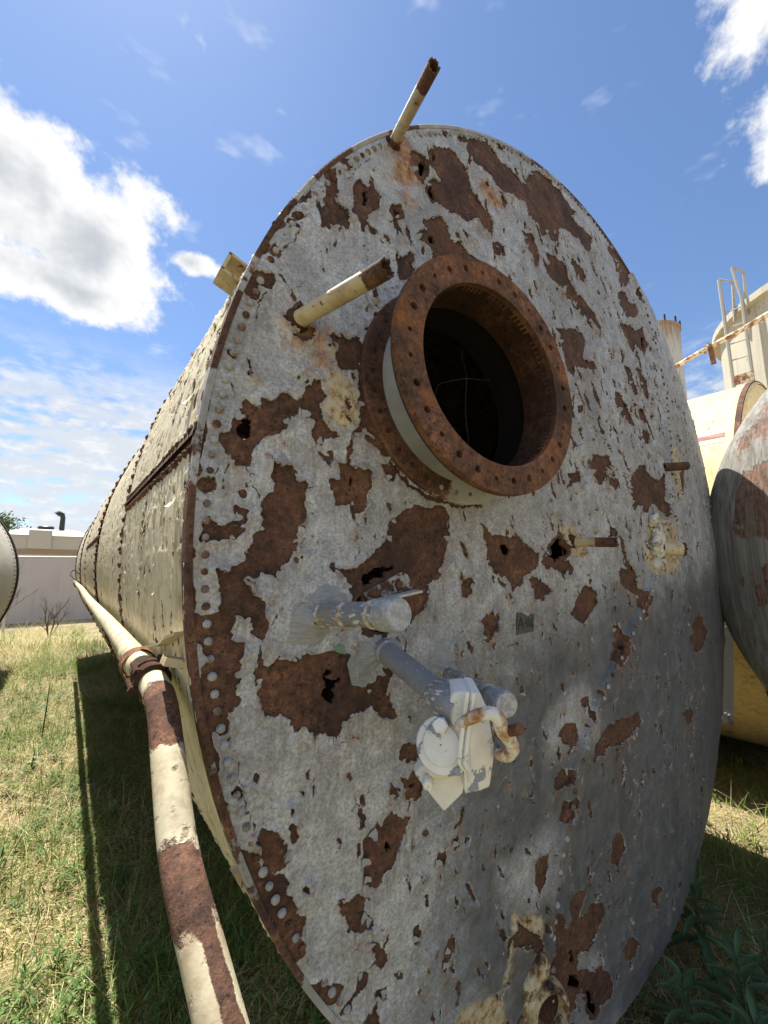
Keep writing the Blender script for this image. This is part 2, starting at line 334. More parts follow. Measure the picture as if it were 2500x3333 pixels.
    t=material('valve_white'); co=t.co(); n=t.noise(co,26,6,.65); b=t.mix(t.sst(n,.35,.7),(.82,.80,.75),(.72,.70,.62)); ch=t.sst(t.noise(co,24,5,.6),.605,.615); b=t.mix(ch,b,t.mix(t.noise(co,150,3,.6),(.20,.22,.27),(.36,.38,.43))); ck=t.sst(t.vor(t.vm('ADD',co,t.vm('MULTIPLY',t.noise(co,30,3,out=1),(.02,.02,.02))),26,'DISTANCE_TO_EDGE'),.012,.006); ck=t.m('MULTIPLY',ck,t.sst(t.noise(co,17,2),.54,.6)); b=t.mix(ck,b,(.14,.11,.09)); di=t.sst(t.noise(co,60,4,.6),.58,.75); b=t.mix(t.m('MULTIPLY',di,.35),b,(.38,.32,.25))
    t.out(b,.6,bump=t.bump(t.m('SUBTRACT',t.m('MULTIPLY',n,.7),t.m('ADD',ch,ck)),.6,.0025))
    t=material('hook_rust'); co=t.co(); n=t.noise(co,30,6,.7); b=t.ramp(n,[(.32,(.10,.045,.025)),(.42,(.33,.15,.06)),(.50,(.50,.34,.20)),(.56,(.72,.68,.60)),(.8,(.76,.73,.66))]); t.out(b,.75,bump=t.bump(n,.5,.002))
    t=material('sealant'); co=t.co(); n=t.noise(co,24,5,.6); b=t.mix(t.sst(n,.4,.7),(.62,.60,.50),(.47,.44,.36)); rr=t.sst(t.noise(co,18,5,.7),.58,.66); b=t.mix(t.m('MULTIPLY',rr,.8),b,(.16,.085,.045)); t.out(b,.55,bump=t.bump(n,.4,.004))
    t=material('smear'); co=t.co(); n=t.noise(t.map(co,(40,40,160)),1.2,4,.5,1.0); b=t.mix(t.sst(n,.35,.65),(.225,.228,.228),(.30,.302,.30)); t.out(b,.45,bump=t.bump(n,.35,.002))
    t=material('plate_dark'); co=t.co(); n=t.noise(co,60,5,.6); t.out(t.mix(n,(.060,.060,.057),(.090,.088,.083)),.7,bump=t.bump(n,.3,.001))
    t=material('ink'); t.out((.012,.012,.013),.6)
    t=material('black_iron'); co=t.co(); n=t.noise(co,70,4,.6); t.out(t.mix(t.sst(n,.5,.7),(.020,.018,.017),(.10,.045,.025)),.8)
    # neighbouring and background tanks
    t=material('streaked_head'); co=t.co(); x,y,z=t.sep(co)
    st=t.noise(t.map(co,(9,9,.35)),3.0,6,.62); st2=t.noise(t.map(co,(30,30,.5)),3.0,4,.6)
    b=t.mix(t.sst(st,.42,.62),(.31,.30,.265),(.20,.195,.17)); b=t.mix(t.m('MULTIPLY',t.sst(st2,.46,.66),.7),b,(.13,.10,.078))
    sd=t.attr('sd'); v=t.m('ADD',sd,t.m('MULTIPLY',t.m('SUBTRACT',t.noise(co,16,6,.65),.5),.09)); v=t.m('ADD',v,t.m('MULTIPLY',t.m('SUBTRACT',t.noise(t.map(co,(22,22,.6)),2,4,.6),.5),.10)); mk=t.sst(v,-.004,.004)
    rc,f=rust_col(t,co,.5,1.5); rc=t.mix(t.m('MULTIPLY',t.sst(st2,.42,.62),.6),rc,(.27,.225,.185)); t.out(t.mix(mk,b,rc),.7,bump=t.bump(t.m('SUBTRACT',t.m('MULTIPLY',st2,.5),mk),.5,.004))
    t=material('concrete_tank'); co=t.co(); n=t.noise(co,2.2,6,.6); st=t.noise(t.map(co,(5,5,.3)),2,5,.6); b=t.mix(n,(.54,.50,.40),(.44,.41,.33)); b=t.mix(t.m('MULTIPLY',t.sst(st,.52,.72),.35),b,(.24,.20,.15)); rs=t.sst(t.noise(co,5,5,.7),.64,.70); b=t.mix(t.m('MULTIPLY',rs,.6),b,(.30,.17,.09)); t.out(b,.8,bump=t.bump(t.noise(co,30,4),.3,.01))
    t=material('stained_white'); co=t.co(); x,y,z=t.sep(co); st=t.noise(t.map(co,(7,7,.35)),2,5,.65); top=t.sst(z,9.8,11.6); b=t.mix(t.noise(co,3,4),(.64,.62,.57),(.54,.52,.46)); b=t.mix(t.m('MULTIPLY',t.sst(t.m('ADD',st,t.m('MULTIPLY',top,.26)),.55,.72),.85),b,(.32,.19,.10)); t.out(b,.75)
    t=material('rail_rust'); co=t.co(); n=t.noise(co,14,6,.7); b=t.ramp(n,[(.38,(.20,.085,.04)),(.47,(.34,.17,.08)),(.53,(.62,.55,.40)),(.7,(.72,.66,.50))]); t.out(b,.8,bump=t.bump(n,.4,.004))
    t=material('grey_rail'); co=t.co(); t.out(t.mix(t.noise(co,12,4),(.42,.41,.37),(.33,.31,.28)),.7)
    t=material('stripe_white'); co=t.co(); t.out(t.mix(t.noise(co,9,5),(.78,.74,.62),(.68,.62,.48)),.7)
    t=material('stripe_red'); co=t.co(); n=t.noise(t.map(co,(1.2,1.2,8)),4,5,.65); t.out(t.ramp(n,[(.3,(.13,.07,.05)),(.5,(.36,.15,.10)),(.7,(.50,.27,.20))]),.75)
    t=material('beige_plastic'); co=t.co(); n=t.noise(co,1.4,5,.6); t.out(t.mix(n,(.62,.56,.47),(.50,.45,.38)),.6,bump=t.bump(t.noise(co,20,3),.1,.01))
    t=material('mauve_wall'); co=t.co(); n=t.noise(co,1.0,6,.65); st=t.noise(t.map(co,(3,3,.3)),2,4,.6); b=t.mix(n,(.62,.56,.53),(.52,.46,.44)); b=t.mix(t.m('MULTIPLY',t.sst(st,.5,.7),.4),b,(.36,.30,.25)); t.out(b,.85)
    t=material('tan_band'); co=t.co(); t.out(t.mix(t.noise(co,3,4),(.42,.29,.17),(.34,.23,.14)),.7)
    t=material('black_plastic'); t.out((.022,.027,.026),.45)
    t=material('galv_fence'); co=t.co(); t.out(t.mix(t.noise(co,9,3),(.58,.58,.57),(.44,.44,.43)),.35,metal=.6)
    # ground and plants
    t=material('soil'); co=t.co(); n=t.noise(co,3,6,.65); n2=t.noise(co,40,5,.7); b=t.mix(n,(.24,.19,.10),(.30,.24,.13)); b=t.mix(t.sst(n2,.45,.7),b,(.38,.31,.17)); b=t.mix(t.m('MULTIPLY',t.sst(t.noise(co,1.3,4),.48,.62),.7),b,(.055,.075,.025)); t.out(b,.95,bump=t.bump(n2,.8,.03))
    t=material('grass'); c=t.attr('bladecol','Color'); t.out(c,.65,spec=.3,trans=c)
    for nm,a,b_ in (('weed_leaf',(.075,.135,.062),(.12,.20,.09)),('tree_leaf',(.045,.085,.03),(.08,.13,.05)),('young_leaf',(.09,.17,.04),(.14,.24,.07))):
        t=material(nm); co=t.co(); oi=t.new('ShaderNodeObjectInfo'); c=t.mix(t.noise(co,25,4),a,b_); c=t.mix(t.m('MULTIPLY',oi.outputs['Random'],.4),c,tuple(x*1.5 for x in b_)); t.out(c,.55,spec=.35,trans=c)
    t=material('stem'); co=t.co(); t.out(t.mix(t.noise(co,30,3),(.08,.10,.035),(.13,.12,.05)),.8)
    t=material('twig'); co=t.co(); t.out(t.mix(t.noise(co,20,3),(.10,.075,.055),(.20,.155,.11)),.9)
    t=material('straw'); co=t.co(); t.out(t.mix(t.noise(co,20,3),(.40,.32,.17),(.52,.44,.25)),.8)
    t=material('bark'); co=t.co(); t.out(t.mix(t.noise(co,8,5),(.10,.075,.055),(.19,.15,.11)),.95)
build_materials()
def more_materials():
    t=material('flake_paint'); co=t.co(); t.out(t.mix(t.noise(co,6,4),(.40,.40,.395),(.25,.25,.24)),.6,bump=t.bump(t.noise(co,12,3),.3,.02))
    t=material('flake_cream'); co=t.co(); t.out(t.mix(t.noise(co,6,4),(.70,.66,.50),(.50,.44,.30)),.6)
    t=material('cobweb'); t.out((.16,.16,.16),.9)
    t=material('grey_lip'); co=t.co(); t.out(t.mix(t.noise(co,40,4),(.60,.60,.56),(.42,.38,.33)),.6)
    t=material('green_paint'); co=t.co(); t.out(t.mix(t.noise(co,50,3),(.10,.20,.10),(.16,.27,.14)),.6)
more_materials()
t=material('pale_plain'); co=t.co(); t.out(t.mix(t.noise(co,30,4),(.60,.52,.33),(.48,.40,.24)),.6)
t=material('plate_grey'); co=t.co(); n=t.noise(t.map(co,(20,20,2)),2,4); t.out(t.mix(n,(.17,.175,.17),(.11,.11,.105)),.7)
t=material('dark_grey'); co=t.co(); t.out(t.mix(t.noise(co,4,4),(.16,.16,.155),(.10,.095,.09)),.8)

t=material('crust'); co=t.co(); n=t.noise(co,24,6,.68); b=t.ramp(n,[(.36,(.030,.022,.016)),(.45,(.20,.11,.05)),(.53,(.48,.37,.20)),(.66,(.62,.55,.38))]); ck=t.sst(t.noise(co,60,3,.7),.56,.64); t.out(t.mix(t.m('MULTIPLY',ck,.7),b,(.05,.032,.022)),.85,bump=t.bump(t.m('SUBTRACT',n,ck),.8,.006))
t=material('seam_paint'); co=t.co(); n=t.noise(co,60,5,.65); t.out(t.mix(t.sst(n,.4,.6),(.36,.36,.345),(.22,.21,.195)),.7)

t=material('cap_grey'); co=t.co(); n=t.noise(co,120,4,.65); t.out(t.mix(t.sst(n,.42,.62),(.30,.31,.32),(.46,.46,.45)),.5,metal=.1,bump=t.bump(n,.3,.0015))
t=material('bead'); co=t.co(); n=t.noise(co,110,4,.65); t.out(t.ramp(n,[(.38,(.20,.12,.06)),(.5,(.36,.31,.24)),(.62,(.50,.49,.45))]),.6)
# ------------------------------------------------------------------ shapes of peeled paint, holes, stains and cracks on the head plate: (x, height above the tank axis) in metres
RUST=[[(-1.278,0.186),(-1.266,0.18),(-1.254,0.177),(-1.253,0.198),(-1.243,0.197),(-1.234,0.196),(-1.225,0.211),(-1.217,0.216),(-1.206,0.212),(-1.186,0.201),(-1.193,0.18),(-1.201,0.168),(-1.213,0.164),(-1.211,0.155),(-1.215,0.146),(-1.229,0.137),(-1.245,0.132),(-1.252,0.125),(-1.261,0.113),(-1.263,0.101),(-1.268,0.084),(-1.275,0.078),(-1.298,0.077),(-1.3,0.092),(-1.308,0.096),(-1.315,0.103),(-1.32,0.112),(-1.319,0.122),(-1.302,0.133),(-1.29,0.151),(-1.291,0.163),(-1.284,0.172)],
[(-1.181,0.227),(-1.168,0.247),(-1.158,0.254),(-1.157,0.261),(-1.152,0.248),(-1.147,0.231),(-1.138,0.224),(-1.151,0.207),(-1.15,0.184),(-1.145,0.172),(-1.128,0.159),(-1.115,0.152),(-1.126,0.145),(-1.145,0.146),(-1.147,0.136),(-1.158,0.137),(-1.173,0.141),(-1.17,0.154),(-1.168,0.174),(-1.171,0.18),(-1.183,0.18),(-1.184,0.213)],
[(-1.074,0.298),(-1.006,0.316),(-1.009,0.139),(-1.026,0.139),(-1.036,0.159),(-1.044,0.174),(-1.078,0.166),(-1.087,0.153),(-1.092,0.126),(-1.096,0.103),(-1.101,0.103),(-1.098,0.128),(-1.091,0.157),(-1.08,0.18),(-1.074,0.212),(-1.075,0.248)],
[(-1.117,0.107),(-1.099,0.103),(-1.092,0.104),(-1.082,0.098),(-1.048,0.093),(-1.047,0.063),(-1.056,0.053),(-1.056,0.038),(-1.065,0.019),(-1.082,0.015),(-1.084,0.009),(-1.077,-0.004),(-1.073,-0.015),(-1.082,0),(-1.09,0.01),(-1.09,0.031),(-1.117,0.03),(-1.119,0.043),(-1.128,0.053),(-1.135,0.07),(-1.13,0.075),(-1.114,0.09),(-1.111,0.097)],
[(-1.23,0.088),(-1.209,0.087),(-1.195,0.082),(-1.196,0.071),(-1.182,0.066),(-1.171,0.057),(-1.176,0.05),(-1.175,0.034),(-1.177,0.023),(-1.178,-0.002),(-1.186,-0.02),(-1.187,-0.032),(-1.201,-0.043),(-1.185,-0.04),(-1.189,-0.052),(-1.197,-0.064),(-1.204,-0.076),(-1.214,-0.078),(-1.213,-0.09),(-1.215,-0.099),(-1.232,-0.095),(-1.244,-0.089),(-1.258,-0.099),(-1.263,-0.095),(-1.268,-0.102),(-1.26,-0.115),(-1.256,-0.128),(-1.241,-0.134),(-1.234,-0.146),(-1.231,-0.159),(-1.303,-0.154),(-1.301,-0.137),(-1.306,-0.126),(-1.302,-0.119),(-1.309,-0.114),(-1.304,-0.098),(-1.309,-0.082),(-1.293,-0.086),(-1.288,-0.08),(-1.28,-0.078),(-1.273,-0.071),(-1.262,-0.054),(-1.259,-0.035),(-1.248,-0.021),(-1.241,-0.003),(-1.247,0.004),(-1.248,0.023),(-1.246,0.033),(-1.237,0.038),(-1.23,0.041),(-1.228,0.053),(-1.234,0.067)],
[(-1.284,0.005),(-1.274,0.016),(-1.269,0.012),(-1.269,-0.005),(-1.274,-0.013),(-1.285,-0.019),(-1.267,-0.017),(-1.272,-0.028),(-1.285,-0.036),(-1.301,-0.042),(-1.319,-0.041),(-1.332,-0.049),(-1.337,-0.043),(-1.331,-0.027),(-1.335,-0.018),(-1.332,-0.011),(-1.319,-0.017),(-1.302,-0.02),(-1.287,-0.012),(-1.284,-0.002)],
[(-1.023,-0.027),(-0.868,-0.021),(-0.877,-0.052),(-0.891,-0.086),(-0.891,-0.102),(-0.923,-0.112),(-0.921,-0.137),(-0.929,-0.156),(-0.951,-0.171),(-0.963,-0.189),(-0.972,-0.196),(-0.975,-0.151),(-1.004,-0.142),(-1.057,-0.144),(-1.08,-0.143),(-1.087,-0.126),(-1.1,-0.117),(-1.097,-0.1),(-1.112,-0.088),(-1.075,-0.082),(-1.058,-0.067),(-1.038,-0.046)],
[(-1.036,-0.048),(-1.021,-0.027),(-1.012,-0.001),(-0.991,0.016),(-0.973,0.026),(-0.97,0.041),(-0.926,0.041),(-0.896,0.041),(-0.874,0.039),(-0.869,0.018),(-0.87,-0.022),(-0.874,-0.044)],
[(-1.129,-0.218),(-1.109,-0.224),(-1.084,-0.234),(-1.077,-0.252),(-1.076,-0.274),(-1.069,-0.285),(-1.052,-0.287),(-1.045,-0.282),(-1.023,-0.277),(-1.013,-0.295),(-1.011,-0.343),(-1.039,-0.323),(-1.081,-0.33),(-1.09,-0.339),(-1.103,-0.364),(-1.122,-0.359),(-1.134,-0.35),(-1.143,-0.355),(-1.153,-0.342),(-1.166,-0.334),(-1.179,-0.336),(-1.19,-0.322),(-1.2,-0.309),(-1.214,-0.314),(-1.224,-0.305),(-1.229,-0.303),(-1.232,-0.292),(-1.234,-0.281),(-1.242,-0.269),(-1.235,-0.256),(-1.25,-0.245),(-1.245,-0.239),(-1.24,-0.232),(-1.246,-0.223),(-1.238,-0.213),(-1.235,-0.228),(-1.226,-0.236),(-1.209,-0.229),(-1.192,-0.234),(-1.184,-0.224),(-1.173,-0.218),(-1.148,-0.222),(-1.137,-0.221)],
[(-1.021,-0.252),(-0.999,-0.269),(-1.009,-0.297),(-0.998,-0.328),(-0.985,-0.352),(-1.001,-0.353),(-1.025,-0.34),(-1.039,-0.324),(-1.054,-0.291),(-1.037,-0.279)],
[(-1.044,-0.195),(-1.022,-0.197),(-1.028,-0.219),(-1.038,-0.236),(-1.042,-0.212)],
[(-1.338,-0.149),(-1.28,-0.153),(-1.282,-0.175),(-1.286,-0.193),(-1.265,-0.197),(-1.266,-0.222),(-1.266,-0.245),(-1.27,-0.262),(-1.273,-0.273),(-1.262,-0.277),(-1.27,-0.289),(-1.285,-0.298),(-1.281,-0.308),(-1.283,-0.317),(-1.299,-0.321),(-1.308,-0.316),(-1.31,-0.299),(-1.316,-0.282),(-1.323,-0.251),(-1.323,-0.226),(-1.312,-0.219),(-1.33,-0.189),(-1.334,-0.17)],
[(-1.275,-0.149),(-1.231,-0.152),(-1.229,-0.166),(-1.228,-0.178),(-1.234,-0.199),(-1.246,-0.189),(-1.255,-0.181),(-1.252,-0.169),(-1.269,-0.16)],
[(-1.232,-0.476),(-1.223,-0.47),(-1.202,-0.479),(-1.194,-0.491),(-1.181,-0.512),(-1.181,-0.53),(-1.19,-0.542),(-1.209,-0.54),(-1.22,-0.523),(-1.222,-0.496),(-1.23,-0.483)],
[(-0.933,-0.39),(-0.94,-0.397),(-0.978,-0.404),(-0.981,-0.426),(-0.958,-0.434),(-0.932,-0.437),(-0.924,-0.418)],
[(-1.004,-0.46),(-0.987,-0.459),(-0.983,-0.474),(-0.996,-0.49),(-1.005,-0.482)],
[(-0.965,-0.45),(-0.939,-0.447),(-0.919,-0.485),(-0.922,-0.508),(-0.956,-0.501),(-0.968,-0.486),(-0.972,-0.465)],
[(-0.779,0.014),(-0.746,-0.002),(-0.736,-0.008),(-0.679,-0.009),(-0.668,-0.005),(-0.635,-0.011),(-0.614,-0.032),(-0.564,-0.044),(-0.573,-0.076),(-0.632,-0.1),(-0.64,-0.119),(-0.676,-0.137),(-0.697,-0.103),(-0.711,-0.104),(-0.74,-0.092),(-0.761,-0.07),(-0.765,-0.03)],
[(-0.559,-0.064),(-0.536,-0.043),(-0.502,-0.059),(-0.442,-0.063),(-0.416,-0.089),(-0.438,-0.104),(-0.468,-0.098),(-0.512,-0.087),(-0.546,-0.085)],
[(-0.601,-0.105),(-0.569,-0.109),(-0.529,-0.134),(-0.537,-0.146),(-0.558,-0.15),(-0.559,-0.164),(-0.591,-0.16),(-0.613,-0.147),(-0.596,-0.128)],
[(-0.375,-0.134),(-0.331,-0.131),(-0.306,-0.154),(-0.309,-0.182),(-0.347,-0.207),(-0.375,-0.227),(-0.408,-0.224),(-0.427,-0.21),(-0.449,-0.196),(-0.421,-0.181),(-0.402,-0.155)],
[(-0.228,-0.247),(-0.186,-0.246),(-0.167,-0.272),(-0.136,-0.294),(-0.145,-0.332),(-0.186,-0.36),(-0.228,-0.364),(-0.251,-0.338),(-0.244,-0.311),(-0.221,-0.285)],
[(-0.282,0.25),(-0.175,0.265),(-0.159,0.238),(-0.206,0.226),(-0.21,0.204),(-0.192,0.191),(-0.25,0.162),(-0.286,0.178),(-0.297,0.222)],
[(-0.191,0.196),(-0.122,0.2),(-0.11,0.174),(-0.141,0.165),(-0.185,0.17)],
[(-0.421,0.172),(-0.367,0.192),(-0.357,0.171),(-0.391,0.15),(-0.427,0.132)],
[(-0.013,0.232),(0.034,0.251),(0.12,0.289),(0.143,0.262),(0.237,0.237),(0.335,0.291),(0.307,0.194),(0.294,0.103),(0.234,0.123),(0.157,0.153),(0.096,0.105),(0.014,0.127),(-0.02,0.101),(-0.038,0.133),(-0.026,0.185)],
[(-0.177,-0.095),(-0.139,-0.065),(-0.092,-0.064),(-0.054,-0.096),(-0.053,-0.127),(-0.042,-0.143),(0.023,-0.156),(0.046,-0.184),(-0.032,-0.248),(-0.054,-0.221),(-0.059,-0.169),(-0.172,-0.135)],
[(-0.502,-0.472),(-0.48,-0.461),(-0.435,-0.47),(-0.425,-0.505),(-0.452,-0.526),(-0.488,-0.514),(-0.516,-0.48)],
[(-0.321,-0.511),(-0.265,-0.497),(-0.173,-0.507),(-0.105,-0.502),(-0.089,-0.539),(-0.165,-0.565),(-0.247,-0.567),(-0.312,-0.556),(-0.322,-0.575),(-0.356,-0.57),(-0.389,-0.578),(-0.364,-0.535)],
[(-0.411,-0.422),(-0.369,-0.416),(-0.37,-0.442),(-0.403,-0.444)],
[(-0.22,0.039),(-0.167,0.037),(-0.155,0.006),(-0.214,0.011)],
[(0.47,-0.307),(0.575,-0.263),(0.668,-0.311),(0.759,-0.362),(0.58,-0.417),(0.474,-0.409),(0.431,-0.354)],
[(0.277,-0.587),(0.38,-0.591),(0.447,-0.63),(0.355,-0.656)],
[(-0.784,-0.195),(-0.738,-0.176),(-0.72,-0.188),(-0.726,-0.213),(-0.75,-0.246),(-0.775,-0.237),(-0.77,-0.217)],
[(-0.826,-0.106),(-0.804,-0.105),(-0.803,-0.131),(-0.827,-0.146),(-0.838,-0.14)],
[(-1.01,-0.517),(-0.993,-0.512),(-0.979,-0.52),(-0.949,-0.532),(-0.963,-0.551),(-0.97,-0.565),(-0.98,-0.576),(-0.981,-0.598),(-0.989,-0.611),(-1.003,-0.606),(-1.007,-0.623),(-1.022,-0.629),(-1.045,-0.609),(-1.043,-0.597),(-1.05,-0.581),(-1.049,-0.558),(-1.052,-0.541),(-1.03,-0.53),(-1.025,-0.517),(-1.016,-0.531)],
[(-1.006,-0.463),(-0.988,-0.459),(-0.983,-0.469),(-0.987,-0.49),(-1.001,-0.492),(-1.005,-0.474)],
[(-0.978,-0.459),(-0.952,-0.454),(-0.924,-0.496),(-0.935,-0.508),(-0.962,-0.497),(-0.966,-0.488),(-0.973,-0.48)],
[(-1.078,-0.63),(-1.066,-0.619),(-1.051,-0.624),(-1.045,-0.638),(-1.049,-0.652),(-1.039,-0.666),(-1.024,-0.678),(-1.031,-0.691),(-1.047,-0.689),(-1.072,-0.675),(-1.077,-0.646),(-1.09,-0.63),(-1.097,-0.613),(-1.085,-0.616)],
[(-1.245,-0.486),(-1.229,-0.503),(-1.223,-0.532),(-1.198,-0.544),(-1.179,-0.557),(-1.183,-0.572),(-1.167,-0.585),(-1.161,-0.6),(-1.166,-0.61),(-1.146,-0.62),(-1.15,-0.642),(-1.164,-0.639),(-1.15,-0.654),(-1.154,-0.674),(-1.158,-0.681),(-1.175,-0.669),(-1.192,-0.631),(-1.215,-0.586),(-1.231,-0.552),(-1.242,-0.526)],
[(-1.118,-0.716),(-1.104,-0.728),(-1.088,-0.748),(-1.076,-0.751),(-1.087,-0.768),(-1.098,-0.77),(-1.119,-0.755),(-1.134,-0.723)],
[(-1.05,-0.747),(-1.03,-0.753),(-1.029,-0.772),(-1.05,-0.782),(-1.062,-0.789),(-1.066,-0.777),(-1.054,-0.77)],
[(-1.03,-0.709),(-1.01,-0.721),(-0.992,-0.745),(-0.997,-0.761),(-1.011,-0.757),(-1.024,-0.748),(-1.015,-0.737)],
[(-1.014,-0.811),(-1.002,-0.841),(-1,-0.868),(-1.036,-0.848),(-1.035,-0.82),(-1.023,-0.816)],
[(-1.013,-0.795),(-0.995,-0.799),(-0.99,-0.818),(-1.014,-0.805)],
[(-0.936,-0.729),(-0.925,-0.727),(-0.92,-0.747),(-0.931,-0.759),(-0.939,-0.747)],
[(-0.843,-0.773),(-0.837,-0.797),(-0.848,-0.821),(-0.851,-0.846),(-0.864,-0.828),(-0.862,-0.803)],
[(-0.892,-0.618),(-0.871,-0.619),(-0.867,-0.632),(-0.874,-0.644),(-0.891,-0.635)],
[(-0.849,-0.605),(-0.834,-0.603),(-0.829,-0.618),(-0.839,-0.63),(-0.85,-0.617)],
[(-0.835,-0.551),(-0.822,-0.551),(-0.826,-0.585),(-0.845,-0.588),(-0.837,-0.57)],
[(-0.976,-0.778),(-0.962,-0.786),(-0.957,-0.802),(-0.968,-0.801)],
[(-1.152,-0.567),(-1.145,-0.575),(-1.143,-0.585),(-1.153,-0.579)],
[(-0.603,-0.719),(-0.561,-0.732),(-0.544,-0.716),(-0.557,-0.752),(-0.559,-0.791),(-0.585,-0.816),(-0.6,-0.782),(-0.598,-0.752)],
[(-0.529,-0.581),(-0.498,-0.568),(-0.45,-0.576),(-0.482,-0.607),(-0.521,-0.608),(-0.536,-0.591)],
[(-0.498,-0.64),(-0.458,-0.635),(-0.445,-0.643),(-0.457,-0.661),(-0.481,-0.692),(-0.508,-0.679)],
[(-0.541,-0.863),(-0.518,-0.873),(-0.485,-0.926),(-0.473,-0.86),(-0.442,-0.852),(-0.399,-0.866),(-0.422,-0.9),(-0.437,-0.923),(-0.395,-0.929),(-0.387,-0.911),(-0.311,-0.94),(-0.303,-0.981),(-0.345,-0.993),(-0.377,-1.031),(-0.431,-1.003),(-0.436,-1.035),(-0.416,-1.145),(-0.482,-1.119),(-0.541,-1.04),(-0.554,-0.973),(-0.541,-0.96),(-0.542,-0.899)],
[(-0.427,-1.049),(-0.354,-1.083),(-0.316,-1.095),(-0.272,-1.137),(-0.222,-1.199),(-0.228,-1.234),(-0.323,-1.187),(-0.404,-1.109)],
[(-0.27,-0.788),(-0.227,-0.789),(-0.203,-0.842),(-0.213,-0.868),(-0.255,-0.875),(-0.277,-0.862),(-0.289,-0.829)],
[(0.008,-1.066),(0.069,-1.073),(0.105,-1.101),(0.074,-1.109),(0.063,-1.137),(0.011,-1.09)],
[(-0.168,-1.105),(-0.118,-1.126),(-0.073,-1.176),(-0.081,-1.208),(-0.146,-1.182),(-0.175,-1.141)],
[(-0.661,-0.825),(-0.641,-0.853),(-0.587,-0.894),(-0.565,-0.916),(-0.562,-0.966),(-0.606,-0.912),(-0.664,-0.888),(-0.672,-0.85)],
[(-0.843,0.977),(-0.814,1.01),(-0.766,1.033),(-0.735,1.016),(-0.713,0.98),(-0.706,0.933),(-0.681,0.911),(-0.648,0.894),(-0.64,0.855),(-0.653,0.799),(-0.683,0.813),(-0.7,0.839),(-0.738,0.812),(-0.778,0.8),(-0.827,0.806),(-0.838,0.811),(-0.867,0.81),(-0.869,0.848),(-0.854,0.875),(-0.824,0.883),(-0.839,0.908),(-0.861,0.916),(-0.859,0.935),(-0.839,0.955)],
[(-0.917,0.925),(-0.888,0.933),(-0.866,0.931),(-0.868,0.883),(-0.887,0.837),(-0.902,0.855),(-0.916,0.88)],
[(-0.898,0.723),(-0.843,0.764),(-0.815,0.752),(-0.81,0.717),(-0.782,0.72),(-0.752,0.708),(-0.713,0.699),(-0.759,0.65),(-0.846,0.616),(-0.874,0.618),(-0.876,0.657),(-0.913,0.664),(-0.92,0.676),(-0.889,0.699)],
[(-0.687,1.132),(-0.634,1.174),(-0.603,1.168),(-0.566,1.152),(-0.543,1.14),(-0.495,1.16),(-0.462,1.146),(-0.425,1.141),(-0.368,1.237),(-0.314,1.278),(-0.242,1.288),(-0.169,1.289),(-0.104,1.255),(-0.081,1.244),(-0.14,1.196),(-0.078,1.185),(0,1.199),(-0.02,1.117),(-0.071,1.062),(-0.108,1.107),(-0.241,1.083),(-0.271,1.027),(-0.306,1.021),(-0.383,0.969),(-0.393,1.006),(-0.452,0.999),(-0.457,1.053),(-0.498,1.033),(-0.553,1.019),(-0.594,1.02),(-0.612,1.048),(-0.65,1.049),(-0.7,1.054),(-0.702,1.086)],
[(-0.498,0.916),(-0.45,0.93),(-0.418,0.907),(-0.421,0.858),(-0.459,0.851),(-0.5,0.869)],
[(-0.369,0.905),(-0.3,0.928),(-0.263,0.905),(-0.27,0.844),(-0.354,0.81),(-0.37,0.863)],
[(-0.204,0.981),(-0.134,0.964),(-0.126,0.914),(-0.196,0.895)],
[(0.178,1.264),(0.379,1.339),(0.495,1.303),(0.344,1.177),(0.219,1.202)],
[(-0.65,0.795),(-0.618,0.806),(-0.6,0.779),(-0.635,0.749),(-0.655,0.762)],
[(-0.597,1.004),(-0.574,0.999),(-0.553,0.978),(-0.568,0.949),(-0.589,0.962)],
[(-1.077,0.726),(-1.058,0.742),(-1.046,0.715),(-1.03,0.769),(-1.016,0.723),(-1.015,0.694),(-1.035,0.674),(-1.045,0.64),(-1.027,0.63),(-1.028,0.621),(-1.059,0.609),(-1.08,0.64),(-1.082,0.685)],
[(-1.137,0.636),(-1.113,0.64),(-1.089,0.626),(-1.094,0.597),(-1.114,0.582),(-1.13,0.605)],
[(-0.985,0.715),(-0.959,0.735),(-0.951,0.709),(-0.958,0.686),(-0.977,0.69)],
[(-1.105,0.771),(-1.083,0.786),(-1.079,0.763),(-1.093,0.75),(-1.105,0.757)],
[(-0.735,1.102),(-0.701,1.136),(-0.69,1.116),(-0.716,1.09)],
[(-0.59,1.193),(-0.533,1.223),(-0.509,1.21),(-0.57,1.172)],
[(-1.136,0.348),(-1.11,0.359),(-1.099,0.347),(-1.079,0.36),(-1.071,0.358),(-1.066,0.348),(-1.072,0.316),(-1.072,0.289),(-1.083,0.294),(-1.115,0.283),(-1.123,0.288),(-1.128,0.31),(-1.123,0.328),(-1.134,0.335)],
[(-0.963,0.59),(-0.944,0.616),(-0.93,0.616),(-0.935,0.59),(-0.932,0.574),(-0.949,0.541),(-0.966,0.53),(-0.979,0.547),(-0.98,0.576)],
[(-1.288,0.394),(-1.274,0.43),(-1.259,0.431),(-1.239,0.434),(-1.236,0.42),(-1.247,0.397),(-1.265,0.401),(-1.273,0.38),(-1.285,0.375)],
[(-1.205,0.331),(-1.171,0.352),(-1.164,0.347),(-1.171,0.324),(-1.188,0.313),(-1.202,0.322)],
[(-1.051,0.474),(-1.035,0.486),(-1.033,0.454),(-1.042,0.456)],
[(-1.04,0.428),(-1.019,0.439),(-1.002,0.463),(-0.951,0.501),(-0.962,0.475),(-0.996,0.444),(-0.994,0.415),(-1.016,0.419),(-1.035,0.412)],
[(-1.093,0.776),(-1.082,0.777),(-1.083,0.752),(-1.099,0.751)],
